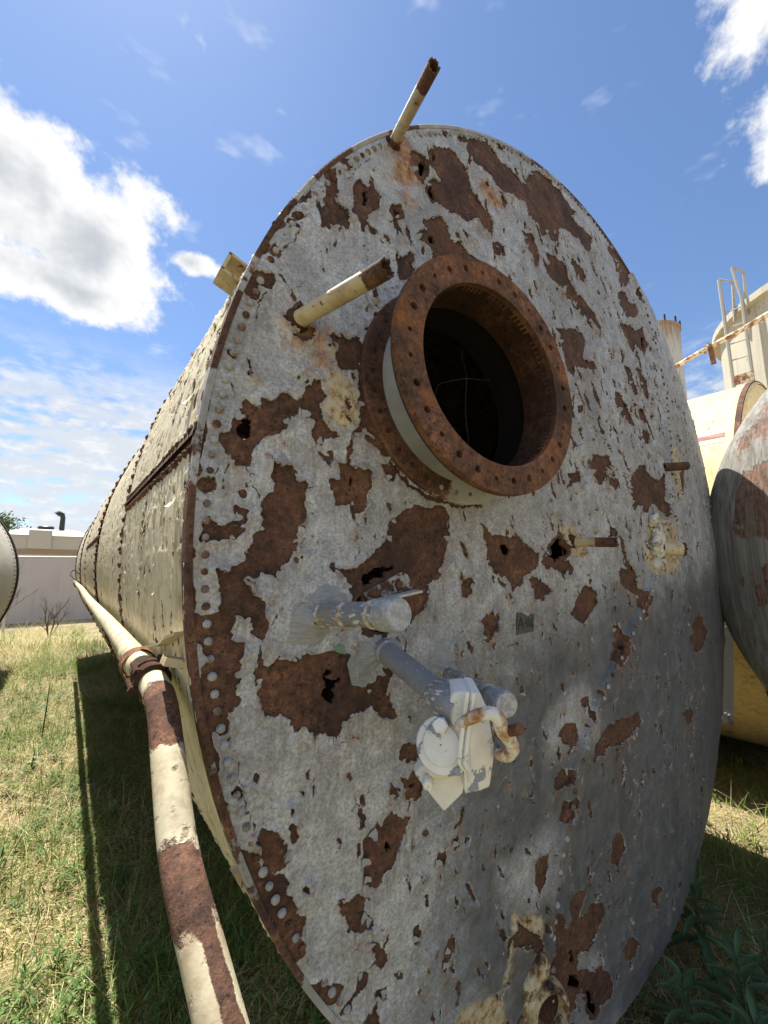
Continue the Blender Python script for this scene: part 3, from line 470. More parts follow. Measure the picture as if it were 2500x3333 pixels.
[(-1.144,0.714),(-1.115,0.734),(-1.111,0.699),(-1.115,0.651),(-1.092,0.64),(-1.091,0.607),(-1.104,0.59),(-1.134,0.591),(-1.158,0.568),(-1.148,0.622),(-1.142,0.664)],
[(-1.19,0.626),(-1.171,0.652),(-1.176,0.622),(-1.195,0.602)],
[(-0.358,0.885),(-0.286,0.928),(-0.262,0.889),(-0.243,0.829),(-0.168,0.824),(-0.116,0.794),(-0.074,0.759),(-0.09,0.712),(-0.149,0.757),(-0.22,0.75),(-0.269,0.773),(-0.315,0.796),(-0.36,0.812),(-0.391,0.819)],
[(-0.397,0.626),(-0.288,0.668),(-0.224,0.672),(-0.227,0.628),(-0.259,0.575),(-0.183,0.579),(-0.15,0.558),(-0.229,0.549),(-0.307,0.524),(-0.333,0.482),(-0.372,0.489),(-0.371,0.528),(-0.383,0.582)],
[(-0.501,0.916),(-0.448,0.93),(-0.419,0.891),(-0.427,0.828),(-0.454,0.809),(-0.457,0.86),(-0.485,0.893)],
[(-0.36,0.998),(-0.277,1.047),(-0.271,1.008),(-0.326,0.971)],
[(-0.336,0.391),(-0.3,0.405),(-0.297,0.377),(-0.331,0.373)],
[(-0.656,0.771),(-0.609,0.8),(-0.601,0.775),(-0.642,0.75)],
[(-1.027,0.111),(-1.013,0.115),(-0.993,0.106),(-0.997,0.085),(-1.014,0.086)],
[(-1.068,0.171),(-1.043,0.167),(-1.03,0.148),(-1.01,0.134),(-0.99,0.113),(-0.962,0.089),(-0.929,0.071),(-0.879,0.054),(-0.821,0.05),(-0.772,0.057),(-0.772,0.051),(-0.83,0.043),(-0.888,0.047),(-0.94,0.064),(-0.973,0.085),(-1,0.108),(-1.023,0.129),(-1.039,0.147),(-1.059,0.158)],
[(0.288,1.28),(0.306,1.218),(0.378,1.219),(0.385,1.183),(0.299,1.111),(0.225,1.072),(0.24,1.148),(0.213,1.146)],
[(0.175,1.022),(0.275,1.067),(0.279,1.026),(0.39,1.067),(0.406,1.043),(0.353,0.981),(0.255,0.931),(0.175,0.924),(0.157,0.961)],
[(0.119,0.854),(0.22,0.886),(0.308,0.9),(0.401,0.959),(0.419,0.911),(0.433,0.879),(0.356,0.802),(0.303,0.81),(0.249,0.812),(0.213,0.765),(0.244,0.749),(0.176,0.768),(0.133,0.805)],
[(0.083,0.661),(0.121,0.668),(0.153,0.632),(0.173,0.592),(0.145,0.553),(0.101,0.561),(0.095,0.604)],
[(0.225,0.709),(0.258,0.693),(0.298,0.663),(0.304,0.615),(0.267,0.567),(0.224,0.591),(0.221,0.643),(0.191,0.676)],
[(-0.047,0.527),(0.001,0.522),(0.039,0.48),(0.08,0.443),(0.094,0.418),(0.03,0.422),(-0.021,0.424),(-0.05,0.458),(-0.063,0.477)],
[(0.154,0.516),(0.203,0.513),(0.228,0.479),(0.195,0.461),(0.152,0.48)],
[(0.155,0.422),(0.2,0.442),(0.216,0.415),(0.185,0.37),(0.154,0.388)],
[(0.11,0.397),(0.151,0.397),(0.124,0.372),(0.098,0.381)],
[(0.55,0.343),(0.603,0.346),(0.526,0.219),(0.491,0.226),(0.504,0.292)]]
HOLES=[[(-1.283,0.154),(-1.277,0.156),(-1.271,0.146),(-1.267,0.139),(-1.268,0.132),(-1.278,0.123),(-1.284,0.128),(-1.29,0.129),(-1.289,0.141)],
[(-1.071,-0.1),(-1.061,-0.094),(-1.044,-0.093),(-1.044,-0.085),(-1.03,-0.082),(-1.019,-0.087),(-1.001,-0.082),(-0.994,-0.084),(-1.016,-0.092),(-1.023,-0.101),(-1.044,-0.103),(-1.058,-0.109),(-1.068,-0.109)],
[(-1.056,-0.188),(-1.036,-0.185),(-1.018,-0.188),(-1.029,-0.194),(-1.049,-0.192)],
[(-1.077,-0.138),(-1.067,-0.135),(-1.069,-0.143),(-1.077,-0.144)],
[(-1.132,-0.25),(-1.122,-0.252),(-1.122,-0.258),(-1.127,-0.263),(-1.127,-0.267),(-1.119,-0.273),(-1.115,-0.276),(-1.107,-0.268),(-1.104,-0.274),(-1.114,-0.283),(-1.118,-0.285),(-1.114,-0.298),(-1.117,-0.306),(-1.128,-0.3),(-1.139,-0.292),(-1.137,-0.286),(-1.129,-0.282),(-1.128,-0.275),(-1.131,-0.264)],
[(-0.961,-0.477),(-0.944,-0.478),(-0.949,-0.484)],
[(-0.708,-0.032),(-0.69,-0.027),(-0.678,-0.041),(-0.689,-0.053),(-0.706,-0.049)],
[(-0.501,-0.013),(-0.486,-0.005),(-0.476,-0.025),(-0.449,-0.035),(-0.456,-0.047),(-0.479,-0.049),(-0.499,-0.071),(-0.517,-0.051),(-0.515,-0.03)],
[(-0.198,-0.311),(-0.181,-0.307),(-0.187,-0.327),(-0.206,-0.342)],
[(-1.009,-0.563),(-0.998,-0.565),(-0.994,-0.574),(-1.002,-0.577)],
[(-0.474,-0.978),(-0.465,-0.98),(-0.45,-0.996),(-0.453,-1.002),(-0.442,-1.024),(-0.457,-1.022),(-0.47,-1.005),(-0.464,-0.995)],
[(-0.465,-1.04),(-0.451,-1.051),(-0.436,-1.058),(-0.432,-1.071),(-0.416,-1.089),(-0.429,-1.091),(-0.448,-1.074),(-0.46,-1.068),(-0.455,-1.057)],
[(-0.384,-1.129),(-0.371,-1.131),(-0.344,-1.152),(-0.351,-1.159),(-0.329,-1.188),(-0.318,-1.214),(-0.348,-1.191),(-0.373,-1.164),(-0.367,-1.152)],
[(-0.891,0.899),(-0.879,0.912),(-0.869,0.911),(-0.874,0.89),(-0.886,0.87),(-0.893,0.881)],
[(-0.843,0.955),(-0.83,0.969),(-0.83,0.95),(-0.842,0.934)],
[(-0.869,0.829),(-0.857,0.854),(-0.848,0.838),(-0.849,0.818),(-0.858,0.81)],
[(-0.88,0.686),(-0.87,0.696),(-0.864,0.684),(-0.871,0.669),(-0.881,0.671)],
[(-0.978,0.707),(-0.962,0.714),(-0.963,0.697),(-0.972,0.691)],
[(-1.054,0.711),(-1.046,0.721),(-1.048,0.69),(-1.053,0.681)],
[(0.364,0.888),(0.404,0.912),(0.37,0.842),(0.342,0.824)],
[(-0.787,0.682),(-0.772,0.69),(-0.776,0.683),(-0.786,0.678)],
[(-0.473,0.504),(-0.464,0.512),(-0.467,0.497)],
[(-1.197,0.382),(-1.191,0.387),(-1.192,0.379),(-1.197,0.376)],
[(-1.096,0.074),(-1.09,0.077),(-1.091,0.069),(-1.096,0.067)]]
STAIN=[('o',[(-0.996,0.919),(-0.946,0.962),(-0.904,0.945),(-0.892,0.896),(-0.88,0.847),(-0.907,0.797),(-0.899,0.77),(-0.924,0.724),(-0.957,0.768),(-0.99,0.789),(-0.992,0.84),(-0.979,0.882)]),
('o',[(-1.217,0.385),(-1.191,0.4),(-1.177,0.4),(-1.157,0.37),(-1.136,0.35),(-1.134,0.325),(-1.136,0.277),(-1.166,0.269),(-1.176,0.312),(-1.211,0.311),(-1.228,0.331)]),
('c',[(-1.156,0.259),(-1.131,0.273),(-1.072,0.262),(-1.076,0.189),(-1.11,0.167),(-1.148,0.184),(-1.151,0.208),(-1.136,0.224),(-1.146,0.232)]),
('c',[(-0.494,0.027),(-0.439,0.03),(-0.383,0.02),(-0.351,-0.002),(-0.337,-0.029),(-0.373,-0.071),(-0.409,-0.058),(-0.43,-0.023),(-0.482,-0.007)]),
('c',[(-0.677,-0.815),(-0.572,-0.859),(-0.558,-0.972),(-0.57,-0.945),(-0.587,-0.894),(-0.654,-0.847),(-0.661,-0.885),(-0.683,-0.944),(-0.692,-0.94),(-0.685,-0.87)]),
('c',[(-0.839,-0.936),(-0.811,-0.932),(-0.734,-0.943),(-0.688,-0.956),(-0.676,-1.058),(-0.807,-0.981)]),
('c',[(0.469,0.438),(0.539,0.431),(0.56,0.361),(0.555,0.277),(0.52,0.165),(0.447,0.21),(0.388,0.306),(0.407,0.382)]),
('c',[(0.091,0.087),(0.264,0.1),(0.37,0.056),(0.353,-0.06),(0.263,-0.097),(0.093,-0.096),(0.029,-0.052),(0.058,0.016)]),
('o',[(-0.678,1.016),(-0.633,1.021),(-0.598,0.996),(-0.566,0.956),(-0.601,0.903),(-0.647,0.901),(-0.677,0.939),(-0.702,0.962)])]
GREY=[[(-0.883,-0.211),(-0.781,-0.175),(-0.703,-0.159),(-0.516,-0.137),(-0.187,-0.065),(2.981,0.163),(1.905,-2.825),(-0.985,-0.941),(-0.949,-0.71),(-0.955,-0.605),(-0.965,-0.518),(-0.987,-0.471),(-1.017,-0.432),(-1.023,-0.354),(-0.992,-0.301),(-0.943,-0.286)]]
CRACK=[[(-1.177,0.59),(-1.19,0.557),(-1.204,0.525),(-1.221,0.497),(-1.233,0.47)],
[(-1.252,0.399),(-1.259,0.381),(-1.263,0.368),(-1.268,0.34)],
[(-1.251,0.393),(-1.261,0.379),(-1.263,0.366),(-1.267,0.34)],
[(-1.305,0.076),(-1.307,0.062),(-1.307,0.039)],
[(-1.276,0.077),(-1.271,0.066),(-1.271,0.049),(-1.277,0.047)],
[(-1.265,0.051),(-1.262,0.04),(-1.253,0.029)],
[(-1.3,0.216),(-1.297,0.2),(-1.297,0.184)],
[(-1.248,0.113),(-1.236,0.105),(-1.228,0.092)],
[(-1.267,-0.365),(-1.261,-0.392),(-1.251,-0.414),(-1.246,-0.434),(-1.242,-0.446),(-1.236,-0.465)],
[(-1.279,-0.318),(-1.278,-0.326),(-1.28,-0.336),(-1.272,-0.349)],
[(-1.114,-0.363),(-1.111,-0.382)],
[(0.011,0.115),(0.017,0.081),(0.046,0.058)],
[(-1,0.521),(-0.974,0.508),(-0.958,0.495)],
[(-1.238,-0.2),(-1.237,-0.217)],
[(-1.172,-0.184),(-1.184,-0.186)],
[(-1.174,-0.17),(-1.173,-0.18),(-1.166,-0.188),(-1.159,-0.198)],
[(-1.073,-0.015),(-1.079,-0.032),(-1.086,-0.02)],
[(-1.084,-0.033),(-1.076,-0.05),(-1.081,-0.071)],
[(-1.012,-0.381),(-1.02,-0.392)],
[(-1.068,-0.465),(-1.066,-0.479),(-1.073,-0.487)],
[(-1.066,-0.479),(-1.057,-0.487)],
[(-1.249,-0.424),(-1.243,-0.444),(-1.235,-0.469)],
[(-1.09,0.724),(-1.072,0.762),(-1.029,0.818)],
[(-1.177,0.052),(-1.156,0.053)],
[(-1.175,0.03),(-1.164,0.024)],
[(-1.321,0.064),(-1.319,0.049),(-1.324,0.037),(-1.323,0.028)],
[(-1.319,0.029),(-1.316,0.021)],
[(-1.052,0.038),(-1.037,0.035)],
[(-0.236,-0.066),(-0.23,-0.095),(-0.245,-0.128)],
[(0.011,0.058),(-0.008,0.035)],
[(-0.984,-0.2),(-0.974,-0.212),(-0.974,-0.24)],
[(-0.473,-0.869),(-0.438,-0.91),(-0.401,-0.957)],
[(-0.294,-0.827),(-0.327,-0.851),(-0.354,-0.862)],
[(-0.385,-1.119),(-0.41,-1.053)]]
SEAM=[(0.44, 1.22), (0.489, 0.942), (0.472, 0.637), (0.383, 0.346), (0.303, 0.149), (0.108, -0.084), (-0.082, -0.226), (-0.311, -0.391), (-0.466, -0.572), (-0.549, -0.788), (-0.562, -0.915), (-0.553, -1.106)]
VALVE_L=[(-1.0692, -0.2646, 1.1839), (-1.0707, -0.2515, 1.1674), (-1.073, -0.2372, 1.1522), (-1.0786, -0.2233, 1.1642), (-1.0849, -0.2079, 1.1765), (-1.0897, -0.1984, 1.1888), (-1.0872, -0.2109, 1.2031), (-1.0867, -0.2153, 1.2107), (-1.0899, -0.2108, 1.2247), (-1.0914, -0.212, 1.2401), (-1.0909, -0.2189, 1.2547), (-1.0896, -0.2258, 1.2627), (-1.0878, -0.2352, 1.2721), (-1.0842, -0.2499, 1.2784), (-1.083, -0.2672, 1.3099), (-1.0745, -0.2888, 1.3139), (-1.0747, -0.284, 1.2875), (-1.0754, -0.2787, 1.2606), (-1.0753, -0.2726, 1.2255), (-1.0703, -0.275, 1.2173)]
VALVE_R=[(-1.0692, -0.2646, 1.1839), (-1.0537, -0.2708, 1.1894), (-1.0386, -0.2689, 1.1816), (-1.0181, -0.2676, 1.1793), (-1.0113, -0.2715, 1.2181), (-1.0132, -0.273, 1.2317), (-1.0319, -0.2793, 1.2837), (-1.0486, -0.2826, 1.3063)]
VALVE_N=5
VDISC=[(-1.0705, -0.2356, 1.234)]
VSQUARE=[(-1.0836, -0.1916, 1.1846), (-1.0607, -0.2252, 1.1429), (-1.0492, -0.249, 1.1714), (-1.0438, -0.2545, 1.2014), (-1.0622, -0.2455, 1.2248), (-1.0749, -0.216, 1.212)]
VNECK=[(-1.0724, -0.2574, 1.3048), (-1.0612, -0.2761, 1.3087), (-1.0608, -0.2724, 1.2796), (-1.0622, -0.268, 1.2543), (-1.0704, -0.2484, 1.2627), (-1.074, -0.2431, 1.2745)]
VCOVER=[(-1.0647, -0.2805, 1.3103), (-1.0455, -0.28, 1.3052), (-1.0301, -0.2778, 1.283), (-1.012, -0.2726, 1.2313), (-1.0107, -0.2709, 1.2157), (-1.0167, -0.2664, 1.178), (-1.0354, -0.2662, 1.1796), (-1.0653, -0.2668, 1.1845), (-1.0686, -0.2677, 1.222), (-1.0702, -0.2751, 1.2603)]
VBOLTS=[(-1.0881, -0.2504, 1.2652), (-1.069, -0.2585, 1.2119), (-1.0827, -0.217, 1.1834)]
HOOK=[(-1.0743, -0.2679, 1.2671), (-1.0766, -0.288, 1.2821), (-1.0662, -0.3108, 1.2924), (-1.0568, -0.3168, 1.2848), (-1.0489, -0.314, 1.2708), (-1.0371, -0.3147, 1.2586), (-1.027, -0.3137, 1.2441), (-1.018, -0.2985, 1.2273), (-1.0142, -0.2813, 1.2222)]
HOOK_BOLT=[(-1.0402, -0.3136, 1.2657), (-1.0448, -0.3376, 1.2771)]
HEX=[(-1.0728, -0.2354, 1.2575), (-1.0969, -0.2547, 1.2704)]
BOSS=[(-1.0711, -0.231, 1.2109)]
EMB=[[(-1.0873, -0.2227, 1.232), (-1.0857, -0.2243, 1.2342), (-1.0832, -0.2259, 1.232), (-1.0848, -0.2242, 1.2294), (-1.0873, -0.2227, 1.232)], [(-1.0844, -0.2244, 1.229), (-1.0825, -0.2264, 1.2316), (-1.0808, -0.2271, 1.2285), (-1.0827, -0.2252, 1.2254), (-1.0844, -0.2244, 1.229)], [(-1.0849, -0.2233, 1.2243), (-1.0807, -0.2269, 1.2265), (-1.079, -0.2276, 1.2232), (-1.0828, -0.2243, 1.221), (-1.0849, -0.2233, 1.2243)]]
PLATE=[(-0.6635, -0.0817, 1.3655), (-0.6458, -0.083, 1.3645), (-0.637, -0.0835, 1.3594), (-0.603, -0.086, 1.36), (-0.6061, -0.0848, 1.3197), (-0.6387, -0.0824, 1.3187), (-0.6682, -0.0802, 1.3175)]
LETTERS=[[(-0.6633, -0.0831, 1.3289), (-0.6542, -0.0844, 1.3544), (-0.6456, -0.0844, 1.3297)], [(-0.6595, -0.0836, 1.3383), (-0.6477, -0.0845, 1.3385)], [(-0.644, -0.0848, 1.3401), (-0.6368, -0.0853, 1.3404)], [(-0.6321, -0.0859, 1.3506), (-0.6317, -0.0855, 1.3309)], [(-0.6248, -0.0864, 1.3509), (-0.6238, -0.086, 1.331)], [(-0.6111, -0.0874, 1.3508), (-0.6172, -0.0868, 1.3416), (-0.6181, -0.0865, 1.3336), (-0.6139, -0.0867, 1.3303), (-0.6094, -0.0871, 1.3345), (-0.6129, -0.087, 1.3386), (-0.618, -0.0866, 1.3367)]]
BRK=[(-1.0672, -0.0425, 1.4228), (-1.0559, -0.0437, 1.4089), (-0.9636, -0.0547, 1.429), (-0.9744, -0.0538, 1.4544), (-0.9866, -0.0525, 1.4598)]
BRK_LIP=[(-1.0575, -0.0434, 1.4061), (-0.9577, -0.0552, 1.4225)]
BRK_BOLTS=[(-1.0458, -0.0532, 1.4232), (-0.9957, -0.0592, 1.4359)]
GREEN=[(-1.1227, -0.0343, 1.3365), (-1.1013, -0.037, 1.3359), (-1.1003, -0.0368, 1.3233), (-1.1102, -0.0356, 1.3238)]
SMEAR1=[(-1.0818, -0.0385, 1.3186), (-1.0629, -0.0415, 1.3451), (-1.036, -0.0449, 1.3515), (-0.9933, -0.0499, 1.3511), (-0.9782, -0.0511, 1.3318), (-0.9779, -0.0505, 1.3076), (-1.0213, -0.0455, 1.3064), (-1.0241, -0.0443, 1.2778), (-1.0476, -0.0411, 1.2639), (-1.0709, -0.0386, 1.2755), (-1.0845, -0.0377, 1.3022)]
LUMP_C=[(0.2061, -0.1026, 1.5485)]
PORT_C=[(-0.5542, -0.0235, 0.4974)]
NEARPIPE=[(-1.3614, 0.1438, 1.2887), (-1.3582, 0.0611, 1.2708), (-1.358, -0.0013, 1.2243), (-1.3586, -0.0512, 1.183), (-1.3577, -0.0906, 1.1479), (-1.356, -0.1327, 1.1252), (-1.3496, -0.171, 1.096), (-1.3421, -0.2155, 1.0606), (-1.3337, -0.2542, 1.0251)]
BAND=[36.41, 34.87, 33.15, 31.5]
UPRIGHT=[(1.47, 0.0339, 1.1395), (1.47, -0.015, 1.1449), (1.47, 0.0806, 0.6276), (1.47, 0.0341, 0.6135)]
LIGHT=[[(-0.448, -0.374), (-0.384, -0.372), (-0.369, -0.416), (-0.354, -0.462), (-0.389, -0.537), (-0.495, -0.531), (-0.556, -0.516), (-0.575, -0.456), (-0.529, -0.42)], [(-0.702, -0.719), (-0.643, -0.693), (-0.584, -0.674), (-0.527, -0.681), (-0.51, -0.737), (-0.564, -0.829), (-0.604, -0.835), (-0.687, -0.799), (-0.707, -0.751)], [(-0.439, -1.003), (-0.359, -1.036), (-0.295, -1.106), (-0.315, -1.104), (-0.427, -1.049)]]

# ------------------------------------------------------------------ the near tank: head sheet with peeled paint
tank=empty('riveted_tank',(0,0,0),'huge riveted storage tank with peeling grey head and open rusty manhole','tank')
MH=(-.832,.294)           # manhole centre on the head (x, height above the tank axis)
def seam_x(z):
    S=sorted(SEAM,key=lambda p:p[1]); return np.interp(z,[p[1] for p in S],[p[0] for p in S])
def axis_pts(knots):      # knots: (position, spacing)
    out=[knots[0][0]]
    while out[-1]<knots[-1][0]: out.append(out[-1]+np.interp(out[-1],[k[0] for k in knots],[k[1] for k in knots]))
    return np.array(out)
def build_head():
    xs=axis_pts([(-R0-.004,.0021),(-.75,.0021),(-.2,.0042),(.4,.0075),(R0+.01,.009)]); zs=axis_pts([(-R0-.004,.0032),(-.9,.0026),(-.5,.0023),(.75,.0023),(1.0,.0030),(R0+.006,.0034)])
    X,Z=np.meshgrid(xs,zs,indexing='ij'); nx,nz=X.shape; x=X.ravel(); z=Z.ravel(); r=np.hypot(x,z)
    keep=r<R0+.012; q=np.where(r>R0,R0/np.maximum(r,1e-6),1.0); x=x*q; z=z*q
    # peeled areas
    wx=x+.010*(fbm(x/.040,z/.040,3,2)-.5)+.007*(fbm(x/.014,z/.014,4,2)-.5)+.0055*(vnoise(x/.0055,z/.0055,6)-.5); wz=z+.010*(fbm(x/.040,z/.040,13,2)-.5)+.007*(fbm(x/.014,z/.014,14,2)-.5)+.0055*(vnoise(x/.0055,z/.0055,16)-.5)
    sd=np.full(x.shape,-.06)
    def each(P,mg): 
        a=np.array(P); return np.nonzero((wx>a[:,0].min()-mg)&(wx<a[:,0].max()+mg)&(wz>a[:,1].min()-mg)&(wz<a[:,1].max()+mg)&keep)[0]
    for P in RUST:
        i=each(P,.055); sd[i]=np.maximum(sd[i],poly_sd(wx[i],wz[i],P))
    g=np.random.default_rng(5)
    bare0=sd.copy()
    for k in range(2300):          # small chips, thick on the upper right plates
        if k<850: cx,cz=g.uniform(-.55,1.25),g.uniform(-.05,1.25); a=g.uniform(.0012,.0052)*g.choice([1,1,1,2])
        else: cx,cz=g.uniform(-1.3,.6),g.uniform(-1.25,1.2); a=g.uniform(.0010,.0042)*g.choice([1,1,1,1.8])
        if math.hypot(cx,cz)>1.30: continue
        b=a*g.uniform(1.5,6)*(1 if k<850 else .75); th=g.normal(.25,.25); dx=wx-cx; near=np.nonzero((np.abs(dx)<.07)&(np.abs(wz-cz)<.07))[0]
        if not len(near): continue
        u=dx[near]*math.cos(th)+(wz[near]-cz)*math.sin(th); v_=-dx[near]*math.sin(th)+(wz[near]-cz)*math.cos(th)
        sd[near]=np.maximum(sd[near],(1-np.sqrt((u/a)**2+(v_/b)**2))*a)
    # bare ring of metal along the rim, in patches
    rr=np.hypot(x,z); rimn=fbm(np.arctan2(z,x)*7,rr*9,51,4)
    sd=np.maximum(sd,np.where(rr>1.27,(rr-1.352)+.055*(rimn-.50)+.028*(fbm(x/.03,z/.03,77,3)-.5),-.06))
    for k in range(330):         # rust rings worked up round the rivet heads
        if g.random()<.86: continue
        an=2*PI*(k+.5)/330; cx,cz=1.328*math.cos(an),1.328*math.sin(an); i0,i1=np.searchsorted(xs,[cx-.03,cx+.03]); j0,j1=np.searchsorted(zs,[cz-.03,cz+.03])
        ii=(np.arange(i0,i1)[:,None]*nz+np.arange(j0,j1)[None]).ravel(); ro=g.uniform(.007,.0135); sd[ii]=np.maximum(sd[ii],ro-np.hypot(wx[ii]-cx,wz[ii]-cz))
    # cracks
    ck=np.full(x.shape,-.03)
    cr=[list(P) for P in CRACK]
    for k in range(620):
        if k<230: cx,cz=g.uniform(-.5,1.2),g.uniform(-.2,1.2)
        else: cx,cz=g.uniform(-1.28,-.2),g.uniform(-1.1,1.0)
        if math.hypot(cx,cz)>1.28: continue
        th=g.normal(PI/2,.7); L=g.uniform(.012,.05); P=[(cx,cz)]
        for s_ in range(g.integers(2,5)): th+=g.normal(0,.55); P.append((P[-1][0]+math.cos(th)*L*.35,P[-1][1]+math.sin(th)*L*.35))
        cr.append(P)
    for n_,P in enumerate(cr):
        i=each(P,.03); wd=.0009 if n_<len(CRACK) else .0006*(1+max(0,P[0][0]+.6))
        if len(i): ck[i]=np.maximum(ck[i],wd-line_d(wx[i],wz[i],P))
    so=np.full(x.shape,-.12); sc=np.full(x.shape,-.06)
    for typ,P in STAIN:
        if typ=='o': i=each(P,.12); so[i]=np.maximum(so[i],poly_sd(x[i],z[i],P))
        else: i=each(P,.06); sc[i]=np.maximum(sc[i],poly_sd(wx[i],wz[i],P))
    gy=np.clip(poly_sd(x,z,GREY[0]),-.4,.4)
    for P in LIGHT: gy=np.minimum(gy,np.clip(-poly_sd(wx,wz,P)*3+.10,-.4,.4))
    # rust runs: carried down the plate from every bare patch
    bare=(bare0.reshape(nx,nz)>0).astype(np.float32); run=np.zeros_like(bare); cur=np.zeros(nx,np.float32); ll=.03+.09*vnoise(xs/.012,xs*0,71)
    for j in range(nz-1,-1,-1):
        cur=np.maximum(bare[:,j],cur*np.exp(-(zs[min(j+1,nz-1)]-zs[j])/ll)); run[:,j]=cur
    run=run.ravel()
    # relief
    paint=1-sstep(-.0012,.0008,sd); e=np.clip(-sd,0,.06)
    curl=np.exp(-e/.008)*np.clip(fbm(x/.03,z/.03,21,2)-.42,0,1)*.030
    h=paint*(.0022+curl)+.0016*(fbm(x/.012,z/.012,31,3)-.5)*paint+.0008*(fbm(x/.006,z/.006,33,2)-.5)
    h+=.012*(fbm(x/.28,z/.28,41,3)-.5)
    h+=paint*.006*np.clip(fbm(x/.02,z/.035,61,3)-.60,0,1)*sstep(-.3,.2,x+.0)      # blistered paint on the far plates
    h+=paint*np.exp(-np.clip(-ck,0,.05)/.004)*.0030*np.clip(fbm(x/.03,z/.03,23,2)*2-.6,0,1)-.0020*sstep(-.0003,.0006,ck)
    sx=seam_x(z); h+=.012*sstep(0,.005,x-sx)
    hole=np.zeros(x.shape,bool)
    for P in HOLES:
        i=each(P,.02); hole[i]|=poly_sd(wx[i],wz[i],P)>0
        d=poly_sd(wx[i],wz[i],P); h[i]+=np.exp(-np.clip(-d,0,.05)/.006)*.003*(fbm(x[i]/.01,z[i]/.01,91,2)-.3); sd[i]=np.maximum(sd[i],np.clip(.012+d,-.06,.02))
    hole|=np.hypot(x-MH[0],z-MH[1])<.199
    edge=sstep(R0,R0-.02,rr); h*=edge
    y=dish_y(x,z)-h
    I=np.arange(nx*nz).reshape(nx,nz); F=np.stack([I[:-1,:-1],I[1:,:-1],I[1:,1:],I[:-1,1:]],-1).reshape(-1,4)
    inside=(r<R0)
    ok=inside[F].any(1)&keep[F].all(1)&~hole[F].any(1); F=F[ok]
    E=np.concatenate([F[:,[0,1]],F[:,[1,2]],F[:,[2,3]],F[:,[3,0]]]); key=np.sort(E,1); kk=key[:,0]*(nx*nz)+key[:,1]; u_,inv,ct=np.unique(kk,return_inverse=True,return_counts=True); bd=E[ct[inv]==1]
    bd=bd[(rr[bd].max(1)<R0-.02)]; base=nx*nz; sv,si=np.unique(bd.ravel(),return_inverse=True); si=si.reshape(-1,2)+base
    F=np.concatenate([F,np.stack([bd[:,1],bd[:,0],si[:,0],si[:,1]],-1)]); x=np.concatenate([x,x[sv]]); z=np.concatenate([z,z[sv]]); y=np.concatenate([y,y[sv]+.007])
    ext=lambda a,v=None:np.concatenate([a,a[sv] if v is None else np.full(len(sv),v)]); sd=ext(sd,.02); ck=ext(ck,-.03); so=ext(so); sc=ext(sc); gy=ext(gy); run=ext(run)
    used=np.zeros(len(x),bool); used[F.ravel()]=True; mp=np.cumsum(used)-1; F=mp[F]
    V=np.stack([x,y,z+ZC],-1)[used]
    me=bpy.data.meshes.new('head'); me.vertices.add(len(V)); me.vertices.foreach_set('co',V.astype(np.float32).ravel())
    me.loops.add(F.size); me.loops.foreach_set('vertex_index',F.astype(np.int32).ravel()); me.polygons.add(len(F)); me.polygons.foreach_set('loop_start',np.arange(0,F.size,4,dtype=np.int32)); me.polygons.foreach_set('loop_total',np.full(len(F),4,dtype=np.int32))
    me.polygons.foreach_set('use_smooth',np.ones(len(F),dtype=bool)); me.update(calc_edges=True); me.materials.append(MATS['head_paint'])
    setattrs(me,sd=sd[used],crk=ck[used],sto=so[used],stc=sc[used],gry=gy[used],run=run[used])
    print('head',len(V),len(F)); return obj('head',me,tank)
head=build_head()
head['label']='shallow dished head plate with grey paint peeling off brown rust'

